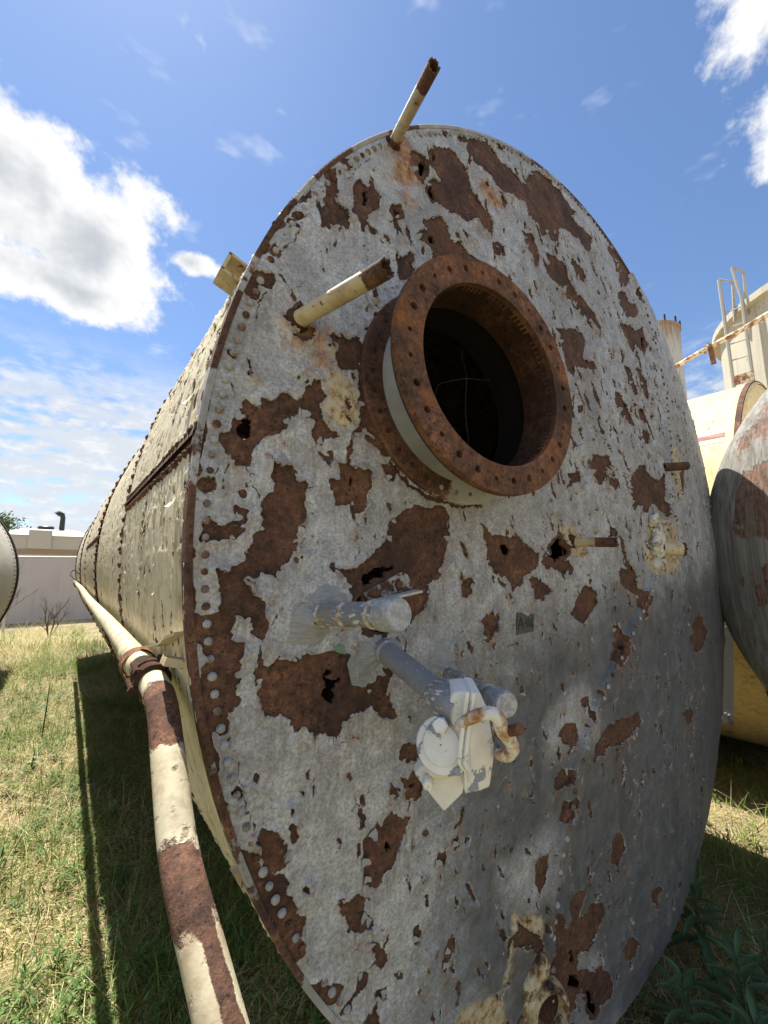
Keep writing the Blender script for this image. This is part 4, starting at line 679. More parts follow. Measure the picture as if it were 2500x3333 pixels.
# ------------------------------------------------------------------ near tank: rim, shell plates, rivets
def set_sd(me,fn):
    n=len(me.vertices); c=np.empty(n*3,dtype=np.float32); me.vertices.foreach_get('co',c); c=c.reshape(-1,3)
    a=fn(c) if callable(fn) else np.full(n,fn); setattrs(me,sd=np.broadcast_to(a,(n,)).copy())
    return me
AX=Vector((0,0,ZC))
m=MB().lathe(AX,(0,-1,0),[(R0-.007,-.001),(R0-.006,.0035),(R0+.001,.0045),(R0+.004,.002),(R0+.004,-.022),(R0-.002,-.023)],seg=300).mesh('head_rim','rim_peel',True)
set_sd(m,lambda c:.04*(fbm(np.arctan2(c[:,2]-ZC,c[:,0])*11,c[:,1]*0+3,8,3)-.42)); head_rim=obj('head_rim',m,tank)
COURSES=[0.0,.88,2.3,3.75,5.4,7.3]
def shell_plate(ci,l0,l1,fine,seams):
    y0,y1=COURSES[ci],COURSES[ci+1]; r=R0-.009*(ci%2)
    ys=np.arange(y0+(.0 if ci else .004),y1+.0001+(.03 if ci%2==0 else 0),fine[0])
    lat=[l0]
    while lat[-1]<l1: lat.append(lat[-1]+(fine[1] if -42<lat[-1]<75 else 2.0))
    lat[-1]=l1; lat=np.radians(np.array(lat)); Y,A=np.meshgrid(ys,lat,indexing='ij'); y=Y.ravel(); a=A.ravel(); s=a*R0; deg=np.degrees(a)
    up=sstep(-12,22,deg)
    f1=fbm(y/.010,s/.045,5+ci,4); f2=fbm(y/.005,s/.014,9+ci,3); f3=fbm(y/.10,s/.20,15+ci,3)
    thr=.66-.045*up-.05*np.exp(-y/.22)*up+.14*(.5-f3)
    sd=.045*(f1*.75+f2*.25-thr)
    for (ly,kind) in seams:
        d=np.abs(deg-ly)*PI/180*R0; sd=np.maximum(sd,.020-d+.02*(fbm(y/.02,s/.02,33,2)-.5)) if kind=='l' else sd
    gw=.012 if ci<2 else .02
    for yy in (y0,y1):
        if yy>.1: sd=np.maximum(sd,gw-np.abs(y-yy)+.014*(fbm(y/.02,s/.06,35,3)-.5))
    if ci==1: # rusted wound beside the first girth seam
        sd=np.maximum(sd,.05*(1-np.hypot((y-1.02)/.06,(deg+8.2)/2.6))+.02*(f1-.5))
    paint=1-sstep(-.001,.001,sd); h=paint*(.002+.014*np.exp(-np.clip(-sd,0,.1)/.005)*np.clip(fbm(y/.015,s/.03,44,2)-.42,0,1))+.0020*paint*(fbm(y/.007,s/.030,55,3)-.5)*(.2+up)
    h+=.008*sstep(l0+1.5,l0,deg)                       # lap joint
    rr=r+h; V=np.stack([-np.cos(a)*rr,y,ZC+np.sin(a)*rr],-1)
    ny,na=Y.shape; I=np.arange(ny*na).reshape(ny,na); F=np.stack([I[:-1,:-1],I[:-1,1:],I[1:,1:],I[1:,:-1]],-1).reshape(-1,4)
    me=mkmesh('shell_plate',V,F,'shell_peel',True); setattrs(me,sd=sd); return obj('shell_plate',me,tank)
plates=[]
L0=[5,64,4,64,28]
for ci in range(5):
    fine={0:(.0055,.19),1:(.013,.26)}.get(ci,(.04,.5)); b=L0[ci]
    for k in range(3):
        l0=b-240+120*k; plates.append(shell_plate(ci,l0,l0+121.2,fine,[(b,'l')] ))
# rivets: one shared dome, each rivet an object of its own
def rivet_mesh(name,mat,r=.0066,h=.0060): return MB().lathe((0,0,0),(0,0,1),[(r,0),(r*.86,h*.55),(r*.48,h*.9),(0.0005,h)],seg=8).mesh(name,mat,True)
RV=rivet_mesh('rivet','rivet_peel'); RVR=rivet_mesh('rivet_rust','flange_rust'); RVB=rivet_mesh('rivet_dark','dark_rust'); RVP=RV
def rivet(p,n,parent,me=RV,s=1.0):
    q=Vector(n).to_track_quat('Z','Y').to_matrix().to_4x4(); s*=random.uniform(.88,1.12)
    M=Matrix.Translation(Vector(p))@q@Matrix.Rotation(random.uniform(0,6.3),4,'Z')@Matrix.Diagonal((s,s,s*random.uniform(.8,1.15),1)); o=bpy.data.objects.new('rivet',me); COL.objects.link(o); o.matrix_basis=M; attach(o,parent); return o
NR=330; EYE=Vector((-1.488,-.641,1.466)); ring_pts=[]
for k in range(NR):
    a=2*PI*(k+.5)/NR; x,z=1.328*math.cos(a),1.328*math.sin(a); ring_pts.append((Vector((x,dish_y(x,z)-.0025,z+ZC)),dish_n(x,z)))
zz=-1.05
while zz<1.2:
    x=float(seam_x(zz))+.020; dx=float(seam_x(zz+.01)-seam_x(zz-.01))/.02; ring_pts.append((Vector((x,dish_y(x,zz)-.017,zz+ZC)),dish_n(x,zz))); zz+=.034/math.hypot(1,dx)
ring_pts.sort(key=lambda q:(q[0]-EYE).length)
for p,n in ring_pts[:240]: rivet(p,n,head,random.choice((RV,RV,RV,RV,RVR)),1.0)
b=MB()
for p,n in ring_pts[240:]: b.lathe(p,n,[(.0085,-.006),(.0065,.004),(.0005,.006)],seg=6)
o=b.build('rivet_rows','rim_peel',head,True); set_sd(o.data,.004); o['kind']='stuff'
def shell_pt(y,deg,off=0): a=math.radians(deg); return Vector((-math.cos(a)*(R0+off),y,ZC+math.sin(a)*(R0+off))),Vector((-math.cos(a),0,math.sin(a)))
for row in (-.020,.014):
    for k in range(15):
        p,n=shell_pt(.02+.030*k+(.015 if row>0 else 0),5+math.degrees(row/R0),.003); rivet(p,n,plates[1],RVR if k%3 else RVB,1.15)
for k in range(30):
    p,n=shell_pt(.866,-18+1.5*k,.002); rivet(p,n,plates[1],RVR if random.random()<.6 else RVB,1.15)
# the many small rivets of the far girth seams: one joined part
b=MB()
for row in (-.020,.014):
    for k in range(15,28):
        p,n=shell_pt(.02+.030*k+(.015 if row>0 else 0),5+math.degrees(row/R0),.002); b.lathe(p,n,[(.011,-.006),(.008,.006),(.0005,.009)],seg=6)
for k in list(range(-16,0))+list(range(30,60)):
    p,n=shell_pt(.866,-18+1.5*k,.0); b.lathe(p,n,[(.011,-.006),(.008,.006),(.0005,.009)],seg=5)
for yy,st in ((.900,2.05),(2.285,2.1),(2.32,2.1),(3.735,2.4),(3.77,2.4),(5.4,2.4),(7.27,2.4)):
    d=-42
    while d<80:
        p,n=shell_pt(yy,d,0); b.lathe(p,n,[(.013,-.008),(.010,.006),(.0005,.010)],seg=5); d+=st
for k in range(30):
    p,n=shell_pt(2.33+.047*k,4,0); b.lathe(p,n,[(.013,-.008),(.010,.006),(.0005,.010)],seg=5)
o=b.build('rivet_rows','flange_rust',tank,True); o['kind']='stuff'
m=MB().lathe(AX,(0,1,0),[(.0005,7.32),(R0*.6,7.32),(R0*.97,7.30)],seg=96).mesh('far_head','dark_rust',True); obj('far_head',m,tank)
m=MB().lathe(AX,(0,1,0),[(R0*.95,7.305),(R0+.012,7.30),(R0+.014,7.26),(R0+.002,7.25)],seg=160).mesh('far_rim','black_iron',True); obj('far_rim',m,tank)
# torn flakes of paint standing off the head and shell
def flake_mesh(seed):
    g=random.Random(seed); n=5; V=[];F=[]; b=g.uniform(.8,1.5)
    prof=[g.uniform(.75,1.05)]+[1-.85*(i/(n-1))**g.uniform(.8,1.6) for i in range(1,n)]
    for i in range(n):
        t=i/(n-1); lift=b*t*t*.55; 
        for j in (-1,-.3,.4,1): V.append((j*.5*prof[i]+g.uniform(-.05,.05)+.15*t*g.uniform(-1,1),t*math.cos(lift*.8)+g.uniform(-.04,.04),lift*.75+.05*abs(j)))
    for i in range(n-1):
        for j in range(3): a=i*4+j; F.append((a,a+1,a+5,a+4))
    return V,F
FM=[mkmesh('paint_flake',*flake_mesh(k),'flake_paint',True) for k in range(6)]; FC=[mkmesh('paint_flake',*flake_mesh(k+20),'flake_cream',True) for k in range(5)]
def flake(p,n,ang,s,parent,ms):
    d,a,c=frame(n); M=Matrix((a,c,d)).transposed().to_4x4(); M=Matrix.Translation(Vector(p))@M@Matrix.Rotation(ang,4,'Z')@Matrix.Diagonal((s,s,s*random.uniform(.5,1.0),1))
    o=bpy.data.objects.new('paint_flake',random.choice(ms)); COL.objects.link(o); o.matrix_basis=M; attach(o,parent)
g=random.Random(11); cnt=0
for P in RUST:
    A=np.array(P); per=np.hypot(*(np.roll(A,-1,0)-A).T).sum(); cx,cz=A.mean(0)
    if per<.05: continue
    for k in range(min(5,int(per/.13)+1)):
        i=g.randrange(len(P)); (x0,z0),(x1,z1)=P[i],P[(i+1)%len(P)]; t=g.random(); x,z=x0+(x1-x0)*t,z0+(z1-z0)*t
        if math.hypot(x,z)>1.30 or math.hypot(x-MH[0],z-MH[1])<.25: continue
        # root on the paint side, tip over the bare metal
        ex,ez=x1-x0,z1-z0; nx,nz=-ez,ex
        if poly_sd(np.array([x+nx*.01]),np.array([z+nz*.01]),P)[0]<0: nx,nz=-nx,-nz
        l=math.hypot(nx,nz)+1e-9; nx/=l; nz/=l; s=g.uniform(.006,.017)*(1.0 if x<-.4 else 1.4)
        n=dish_n(x,z); d,a,c=frame(n); v=Vector((nx,0,nz)); ang=math.atan2(v.dot(c),v.dot(a))-PI/2
        flake(Vector((x-nx*s*.25,dish_y(x,z)-.0035,z-nz*s*.25+ZC)),n,ang,s,head,FM); cnt+=1
for k in range(34):
    y=g.uniform(.02,.84)**1.3; dg=g.uniform(-6,34); p,n=shell_pt(y,dg,.0035); flake(p,n,g.choice((0,PI,PI/2))+g.uniform(-.5,.5),g.uniform(.006,.016),plates[1 if dg<5 else 2],FC)
for (y,dg,s) in ((.40,17,.028),(.10,9.5,.034),(.09,1.5,.026)):
    p,n=shell_pt(y,dg,.004); flake(p,n,PI+.4,s,plates[1],FC); flake(p+Vector((0,.03,.01)),n,.6,s*.7,plates[1],FC)
print('flakes',cnt)
# ------------------------------------------------------------------ manhole
nM=dish_n(*MH); bM=Vector((MH[0],dish_y(*MH),MH[1]+ZC)); dM,aM,cM=frame(nM)
m=MB().lathe(bM,nM,[(.1985,-.012),(.1985,.011),(.240,.011),(.243,.008),(.243,-.012)],seg=96).mesh('reinforcing_ring','rim_peel',True)
set_sd(m,lambda c:.035*sstep(-.75,-.95,c[:,0])*sstep(1.62,1.75,c[:,2])+.004-.03*sstep(-.9,-.8,c[:,0])+.012*(fbm(c[:,0]/.03,c[:,2]/.03,3,2)-.5)); ring=obj('reinforcing_ring',m,tank)
for k in range(34):
    a=2*PI*k/34; e=aM*math.cos(a)+cM*math.sin(a); rivet(bM+e*.2215+nM*.010,nM,ring,RVB if e.x<-.3 else random.choice((RVP,RV)),.85)
m=MB().lathe(bM,nM,[(.1985,-.01),(.1985,.02),(.199,.05),(.1985,.08),(.1985,.107)],seg=96).mesh('manhole_neck','grey_peel',True); set_sd(m,lambda c:-.018+.012*(fbm(c[:,0]/.02,c[:,2]/.05,4,2)-.5)); neck=obj('manhole_neck',m,tank)
m=MB().lathe(bM,nM,[(.1885,.036),(.1885,.06),(.1885,.112)],seg=96).mesh('neck_bore','bore_rust',True); obj('neck_bore',m,neck)
MB().lathe(bM,nM,[(.1975,-.05),(.1975,.030),(.1890,.0355)],seg=96).build('neck_shade_sleeve','interior_shade',neck,True)  # near-black sleeve added behind the bore, colour stands for the shaded inside
def flange():
    b=MB(); N=28; f=.1255; h0=.106; ro,ri=.2435,.1875; V=[];F=[]
    P=lambda r,a,h:bM+(aM*math.cos(a)+cM*math.sin(a))*r+nM*h
    for k in range(N):
        a0,a1=2*PI*k/N,2*PI*(k+1)/N; am=(a0+a1)/2; rh=.2165; hr=.0072 if k%3 else .0048
        # boundary of the sector, 16 points, matched to 16 points round the bolt hole
        bd=[(ri,a0+(a1-a0)*i/4) for i in range(4)]+[(ri+(ro-ri)*i/4,a1) for i in range(4)]+[(ro,a1-(a1-a0)*i/4) for i in range(4)]+[(ro-(ro-ri)*i/4,a0) for i in range(4)]
        ctr=P(rh,am,f); er=(aM*math.cos(am)+cM*math.sin(am)); et=(-aM*math.sin(am)+cM*math.cos(am)); vb=[P(r,a,f) for r,a in bd]; vh=[];vw=[]
        for p in vb:
            d=p-ctr; t=math.atan2(d.dot(et),d.dot(er)); e=er*math.cos(t)+et*math.sin(t); vh.append(ctr+e*hr); vw.append(ctr+e*hr-nM*.016)
        o=len(V); V+=vb+vh+vw
        for i in range(16):
            j=(i+1)%16; F.append((o+i,o+j,o+16+j,o+16+i)); F.append((o+16+i,o+16+j,o+32+j,o+32+i))
        F.append(tuple(o+32+i for i in range(16)))
    b.add(V,F)
    b.lathe(bM,nM,[(ro,f),(ro+.0015,f-.003),(ro+.001,h0+.004),(ro-.004,h0),(.198,h0)],seg=N*4)
    b.lathe(bM,nM,[(ri,f),(ri+.001,f-.012),(ri+.001,.10)],seg=N*4)
    me=mkmesh('manhole_flange',b.v,b.f,'flange_rust'); bm=bmesh.new(); bm.from_mesh(me); bmesh.ops.remove_doubles(bm,verts=bm.verts,dist=.00005); bmesh.ops.recalc_face_normals(bm,faces=bm.faces); bm.to_mesh(me); bm.free()
    me.polygons.foreach_set('use_smooth',np.ones(len(me.polygons),dtype=bool)); me.set_sharp_from_angle(angle=math.radians(30)); return obj('manhole_flange',me,tank)
fl=flange(); fl['label']='thick rusty bolted flange ring of the open manhole'
gk=MB().lathe(bM,nM,[(.1995,.1055),(.239,.1055),(.241,.103),(.239,.100),(.1995,.100)],seg=96).build('gasket','black_iron',fl,True)
b=MB(); q=lambda u,v,h=.06:bM+aM*u+cM*v+nM*h
b.tube([q(.02,.02),q(.03,-.06),q(.025,-.14),q(.04,-.195)],.0002,4); b.tube([q(-.05,.03),q(-.01,.02),q(.02,.015),q(.06,.0),q(.10,-.02),q(.13,-.10)],.00015,4); b.tube([q(.02,.02),q(.03,.06),q(.028,.08)],.00015,4); b.tube([q(-.19,.05,.09),q(-.15,.08,.09),q(-.09,.10,.09)],.00015,4)
b.build('cobweb','cobweb',neck)
# ------------------------------------------------------------------ fittings on the head
def peel_pipe(name,a,b_,r,ri,fn,mat,parent,seg=22,rings=26,jag=.004,closed=False):
    a,b_=Vector(a),Vector(b_); d,e1,e2=frame(b_-a); L=(b_-a).length; V=[];sd=[];F=[]
    js=[random.uniform(-1,1)*jag for _ in range(seg)]; prof=[(i/(rings-1),r) for i in range(rings)]+[(1.0,ri),(.55,ri)]
    for t,q in prof:
        for k in range(seg):
            an=2*PI*k/seg; V.append(a+d*(t*L)+(e1*math.cos(an)+e2*math.sin(an))*q*(1+random.uniform(-.008,.008))+d*(js[k] if t==1 else 0)); sd.append(fn(t,an) if q==r else .03)
    for i in range(len(prof)-1):
        for k in range(seg): k2=(k+1)%seg; F.append((i*seg+k,i*seg+k2,(i+1)*seg+k2,(i+1)*seg+k))
    F.append(tuple((len(prof)-1)*seg+k for k in range(seg)))
    b=MB(); b.add(V,F); me=b.mesh(name,mat,True); setattrs(me,sd=sd); return obj(name,me,parent)
def surf(x,z): zp=z-ZC; return Vector((x,dish_y(x,zp),z))
top=peel_pipe('pipe_stub',surf(-.962,2.458)+Vector((.005,.02,.005)),(-1.029,-.204,2.387),.0128,.0098,lambda t,a:(t-.80)*.12 if t>.4 else (.22-t)*.08,'cream_peel',tank); top['label']='cream stub pipe with rusty torn end near the top of the head'
lp=peel_pipe('pipe_stub',surf(-1.196,1.907)+Vector((-.006,.02,0)),(-1.1475,-.215,1.909),.0150,.0118,lambda t,a:(t-.82)*.14 if t>.4 else (.06-t)*.08,'cream_peel',tank); lp['label']='cream stub pipe with rusty open end left of the manhole'
rp=peel_pipe('pipe_stub',surf(-.421,1.538)+Vector((-.003,.02,0)),(-.404,-.200,1.531),.0125,.009,lambda t,a:(t-.64)*.20,'cream_peel',tank); rp['label']='short cream stub pipe with dark rusty end right of the hole'
rs=peel_pipe('pipe_stub',surf(.33,1.86),(.4366,-.145,1.8726),.0165,.012,lambda t,a:.03,'rim_peel',tank); rs['label']='short rusty pipe stub high on the right of the head'
lc=surf(.10,1.55); sp=peel_pipe('pipe_stub',(.15,-.125,1.534),(.1898,-.178,1.5315),.0235,.019,lambda t,a:(t-.86)*.12,'cream_peel',tank); sp['label']='stub pipe coming out of lumpy pale sealant'
def weld(p,d,r,parent):
    d=Vector(d).normalized(); MB().lathe(p,d,[(r+.010,-.004),(r+.006,.004),(r+.002,.009),(r,.012)],seg=18).build('weld_collar','dark_rust',parent,True)
weld(surf(-.966,2.452),(-.07,-.2,-.07),.0128,top); weld(surf(-1.194,1.907),(.05,-.2,0),.0150,lp); weld(surf(-.421,1.538),(.02,-.1,0),.0125,rp)
# lumpy sealant round the stub
bm=bmesh.new(); g=random.Random(4)
def lump(c,r,sq=.5):
    res=bmesh.ops.create_icosphere(bm,subdivisions=2,radius=r); n=dish_n(c[0],c[2]-ZC); 
    for v in res['verts']: 
        p=v.co*(1+g.uniform(-.06,.06)); dn=p.dot(n); v.co=Vector(c)+p-n*dn*(1-sq)
for k in range(90):
    a=g.uniform(0,6.3); q=abs(g.gauss(0,1)); x,z=lc.x+.035+.05*math.cos(a)*q*.6,lc.z+.012+.085*math.sin(a)*min(q,1.3)*.8; lump(surf(x,z)+dish_n(x,z-ZC)*g.uniform(.004,.022),g.uniform(.007,.024),.7)
me=bpy.data.meshes.new('sealant_lumps'); bm.to_mesh(me); bm.free(); me.polygons.foreach_set('use_smooth',np.ones(len(me.polygons),dtype=bool)); me.materials.append(MATS['sealant']); obj('sealant_lumps',me,sp)
def capped(a,b_,r,label):
    a,b_=Vector(a),Vector(b_); d=(b_-a).normalized(); L=(b_-a).length
    m=MB().lathe(a-d*.03,d,[(r,0),(r,L-.008+.0)],seg=28).mesh('capped_stub','galvanised',True); o=obj('capped_stub',m,tank); o['label']=label
    for f_ in (.06,.40,.74): MB().lathe(a+d*(L*f_),d,[(r,-.0045),(r+.0024,-.002),(r+.0026,.002),(r,.0045)],seg=28).build('weld_bead','bead',o,True)
    MB().lathe(a+d*(L-.036),d,[(r,0),(r+.0042,.003),(r+.0046,.026),(r+.0046,.032),(r+.0024,.0365),(.0004,.0368)],seg=28).build('end_cap','cap_grey',o,True)
    return o
capped(surf(-1.143,1.390),(-1.1392,-.228,1.4068),.0186,'horizontal capped galvanised stub left of the valve pipe')
capped(surf(-.875,1.261),(-.956,-.256,1.2663),.0150,'smaller capped galvanised stub behind the white valve')
def smear(c,r,hgt,seed,name='smear',mat='smear',squash=1.0):
    g=random.Random(seed); c=Vector(c); n=dish_n(c.x,c.z-ZC); d,a,e=frame(n); V=[];F=[]; N=40; R=[r*(1+.28*math.sin(2*t*2*PI/N+seed)+g.uniform(-.12,.12)) for t in range(N)]
    prof=[(1.0,0),(.86,.10),(.62,.28),(.40,.62),(.25,1.0)]
    for q,h in prof:
        for k in range(N): t=2*PI*k/N; rr=R[k]*q+(1-q)*0; V.append(c+(a*math.cos(t)+e*math.sin(t)*squash)*rr+n*(h*hgt+.001))
    for i in range(len(prof)-1):
        for k in range(N): k2=(k+1)%N; F.append((i*N+k,i*N+k2,(i+1)*N+k2,(i+1)*N+k))
    return MB().add(V,F).build(name,mat,head,True)
smear(surf(-1.148,1.388),.046,.016,3); smear(surf(-.880,1.263),.045,.012,5); smear(surf(-1.030,1.318),.042,.014,8)
MB().prism([(0,0)]*0 or [(i,0) for i in range(0)] or [(math.cos(t)*.03,math.sin(t)*.04) for t in (0,1,2,3,4,5)],surf(-1.066,1.300),(1,0,0),(0,0,1),tuple(dish_n(-1.066,-.25)),.001,.004).build('smear','smear',head)
# valve on its long grey pipe
vb,vt=surf(-1.023,1.323),Vector((-1.0534,-.242,1.2798)); dv=(vt-vb).normalized()
m=MB().lathe(vb-dv*.02,dv,[(.0192,0),(.0192,(vt-vb).length+.01)],seg=32).mesh('valve_pipe','pipe_grey',True); vp=obj('valve_pipe',m,tank); vp['label']='long grey pipe carrying the white lever valve'
MB().lathe(vb+dv*.016,dv,[(.019,-.006),(.0225,-.003),(.0225,.003),(.019,.006)],seg=32).build('collar','pipe_grey',vp,True)
MB().lathe(vt-dv*.045,dv,[(.0195,0),(.0245,.012),(.0262,.022),(.0262,.046),(.020,.060)],seg=32).build('valve_socket','galvanised',vp,True)
FW=Vector((math.sin(math.radians(38.02)),math.cos(math.radians(38.02)),.14)).normalized()
def slab(pts,th,name,mat,parent,bev=.0012):
    P=[Vector(p) for p in pts]; n=len(P); c=sum(P,Vector())/n; V=[p+FW*th for p in P]+[p+FW*bev*1.4 for p in P]+[p+(c-p).normalized()*bev for p in P]; F=[tuple(reversed(range(n)))]
    for i in range(2):
        for k in range(n): k2=(k+1)%n; F.append((i*n+k,i*n+k2,(i+1)*n+k2,(i+1)*n+k))
    b=MB().add(V,F); me=mkmesh(name,b.v,b.f,mat); bm=bmesh.new(); bm.from_mesh(me); bm.verts.ensure_lookup_table()
    top=[bm.verts[2*n+k] for k in range(n)]; f=bm.faces.new(top); bmesh.ops.triangulate(bm,faces=[f,*[q for q in bm.faces if len(q.verts)==n and q is not f]]); bmesh.ops.recalc_face_normals(bm,faces=bm.faces); bm.to_mesh(me); bm.free()
    return obj(name,me,parent)
def smooth_loop(P,n=4,ten=.5):
    P=[Vector(p) for p in P]; m_=len(P); out=[]
    for i in range(m_):
        p0,p1,p2,p3=P[i-1],P[i],P[(i+1)%m_],P[(i+2)%m_]
        for k in range(n): t=k/n; out.append(p1+(p2-p0)*ten*(t-2*t*t+t**3)+(p2-p1)*(3*t*t-2*t**3)+(p3-p1)*ten*(t**3-t*t))
    return out
def pillow(P,prof,name,mat,parent):      # rounded casting over an outline: (scale about the middle, height towards the yard)
    c=sum(P,Vector())/len(P); n=len(P); V=[];F=[]
    for sc_,h in prof:
        for p in P: q=c+(p-c)*sc_; V.append(q-FW*(h+.0007*math.sin(q.x*410+q.z*530)))
    for i in range(len(prof)-1):
        for k in range(n): k2=(k+1)%n; F.append((i*n+k,i*n+k2,(i+1)*n+k2,(i+1)*n+k))
    F.append(tuple(range(n))); V.append(c-FW*prof[-1][1]); o=(len(prof)-1)*n
    for k in range(n): F.append((o+k,o+(k+1)%n,len(V)-1))
    me=MB().add(V,F).mesh(name,mat,True); return obj(name,me,parent)
def block(P,th,name,parent,bev=.003,mat='valve_white',lift=0):      # thick bevelled casting block behind an outline
    bm=bmesh.new(); f_=[bm.verts.new(Vector(p)-FW*lift) for p in P]; k_=[bm.verts.new(Vector(p)+FW*th) for p in P]; n=len(P); bm.faces.new(f_); bm.faces.new(k_)
    for i in range(n): bm.faces.new((f_[i],f_[(i+1)%n],k_[(i+1)%n],k_[i]))
    bmesh.ops.recalc_face_normals(bm,faces=bm.faces); bmesh.ops.bevel(bm,geom=list(bm.edges),offset=bev,segments=3,affect='EDGES',profile=.6,clamp_overlap=True)
    me=bpy.data.meshes.new(name); bm.to_mesh(me); bm.free(); me.polygons.foreach_set('use_smooth',np.ones(len(me.polygons),dtype=bool)); me.set_sharp_from_angle(angle=math.radians(42)); me.materials.append(MATS[mat]); return obj(name,me,parent)
vd=Vector(VDISC[0]); ad=(EYE-vd).normalized(); ad=(ad+Vector((-.35,.05,.0))).normalized()
MB().lathe(vd,ad,[(.001,-.016),(.034,-.016),(.0365,-.012),(.0365,.004),(.034,.008),(.026,.009),(.024,.0125),(.012,.014),(.001,.014)],seg=40).build('valve_body','valve_white',vp,True)
block(VSQUARE,.020,'outlet_flange',vp,.0035); block(VNECK,.045,'valve_bonnet',vp,.004); block(VCOVER,.050,'valve_cover',vp,.0042,lift=.004)
vi=sum((Vector(p) for p in VCOVER),Vector())/len(VCOVER); block([vi+(Vector(p)-vi)*.74-FW*.004 for p in VCOVER],.004,'cover_panel',vp,.0018,lift=.003)
for p in VBOLTS[1:]: MB().lathe(Vector(p)+FW*.006,-FW,[(.0075,0),(.0075,.010),(.006,.013),(.0005,.0135)],seg=6).build('hex_bolt','valve_white',vp)
rg=[Vector(p) for p in VALVE_L[-VALVE_N:]]
for off,hh in ((-.004,.000),(.003,.003)): MB().tube([p-FW*hh+Vector((off*.8,-off*.6,0)) for p in rg],[.0030]*len(rg),8,jit=.10).build('cover_rib','valve_white',vp,True)
hx=[Vector(p) for p in HEX]; dh,ah,ch=frame(hx[1]-hx[0]); MB().prism([(math.cos(t*PI/3)*.0105,math.sin(t*PI/3)*.0105) for t in range(6)],hx[0],ah,ch,dh,-.012,.024,.002).build('hex_bolt','valve_white',vp)
bc=Vector(BOSS[0]); MB().lathe(bc+FW*.004,-FW,[(.024,0),(.022,.007),(.016,.012),(.008,.0145),(.0005,.015)],seg=24).build('boss','valve_white',vp,True)
eb=MB()
for q in EMB: eb.tube([Vector(p)-FW*.0 for p in q],.0011,6)
eb.build('embossed_digits','valve_white',vp)
def bez(P,n=8):
    P=[Vector(p) for p in P]; out=[]
    for i in range(len(P)-1):
        p0,p1,p2,p3=P[max(i-1,0)],P[i],P[i+1],P[min(i+2,len(P)-1)]
        for k in range(n):
            t=k/n; out.append(.5*((2*p1)+(p2-p0)*t+(2*p0-5*p1+4*p2-p3)*t*t+(3*p1-p0-3*p2+p3)*t**3))
    return out+[P[-1]]
hp=bez(HOOK,6); nh=len(hp); MB().tube(hp,[.0066+.0022*math.sin(PI*i/nh) for i in range(nh)],12,jit=.03).build('hook_lever','hook_rust',vp,True)
hb=[Vector(p) for p in HOOK_BOLT]; MB().tube([hb[0]+(hb[0]-hb[1])*.6,hb[0],hb[0]+(hb[1]-hb[0])*.5,hb[1]],[.0062,.0068,.0064,.0066],12,jit=.05).build('lever_bolt','flange_rust',vp,True)
# angle bracket, number plate, green paint spot
def patch(pts,th,name,mat,parent):
    P=[Vector(p) for p in pts]; c=sum(P,Vector())/len(P); n=dish_n(c.x,c.z-ZC); k=len(P); V=[p-n*th*.2 for p in P]+[p+n*th for p in P]; F=[tuple(range(k)),tuple(reversed(range(k,2*k)))]+[(i,(i+1)%k,k+(i+1)%k,k+i) for i in range(k)]
    return MB().add(V,F).build(name,mat,parent)
br=patch(BRK,.005,'angle_bracket','rim_peel',tank); l0,l1=[Vector(p) for p in BRK_LIP]; nl=dish_n(l0.x,l0.z-ZC); up=nl.cross(l1-l0).normalized()
MB().add([l0,l1,l1+nl*.030,l0+nl*.026,l0+up*.004,l1+up*.004,l1+nl*.030+up*.004,l0+nl*.026+up*.004],[(0,1,2,3),(4,7,6,5),(0,4,5,1),(1,5,6,2),(2,6,7,3),(3,7,4,0)]).build('bracket_lip','grey_lip',br)
for p in BRK_BOLTS: MB().lathe(Vector(p)-nl*.006,nl,[(.0085,0),(.0085,.004),(.0065,.007),(.0005,.0075)],seg=12).build('bolt','flange_rust',br,True)
pl=patch(PLATE,.0015,'number_plate','plate_dark',tank); pl['label']='small dark plate marked A-116'
b=MB()
for q in LETTERS: b.tube(q,.00085,6)
b.build('lettering','ink',pl)
patch(GREEN,.0006,'paint_spot','green_paint',head)
# outlet low on the head
pc=Vector(PORT_C[0]); pn=Vector((-.35,-1,.05)).normalized()
bm=bmesh.new(); g=random.Random(14)
for k in range(46):
    u=g.uniform(0,1); x=pc.x-.055+g.gauss(0,.022)+.03*u; z=pc.z-.10+.19*u; lump(surf(x,z)+dish_n(x,z-ZC)*g.uniform(-.004,.010),g.uniform(.012,.030),.55)
me=bpy.data.meshes.new('outlet_nozzle'); bm.to_mesh(me); bm.free(); me.polygons.foreach_set('use_smooth',np.ones(len(me.polygons),dtype=bool)); me.materials.append(MATS['crust']); pn_o=obj('outlet_nozzle',me,tank); pn_o['label']='cream and rust crusted outlet nozzle at the foot of the head'
MB().lathe(pc-pn*.02,pn,[(.056,0),(.055,.04),(.050,.056),(.047,.060),(.040,.061),(.037,.052),(.036,.02),(.0005,.018)],seg=36).build('nozzle_lip','crust',pn_o,True)
MB().lathe(pc+pn*.016,pn,[(.0355,.0),(.0005,.0)],seg=24).build('bore','dark_rust',pn_o)
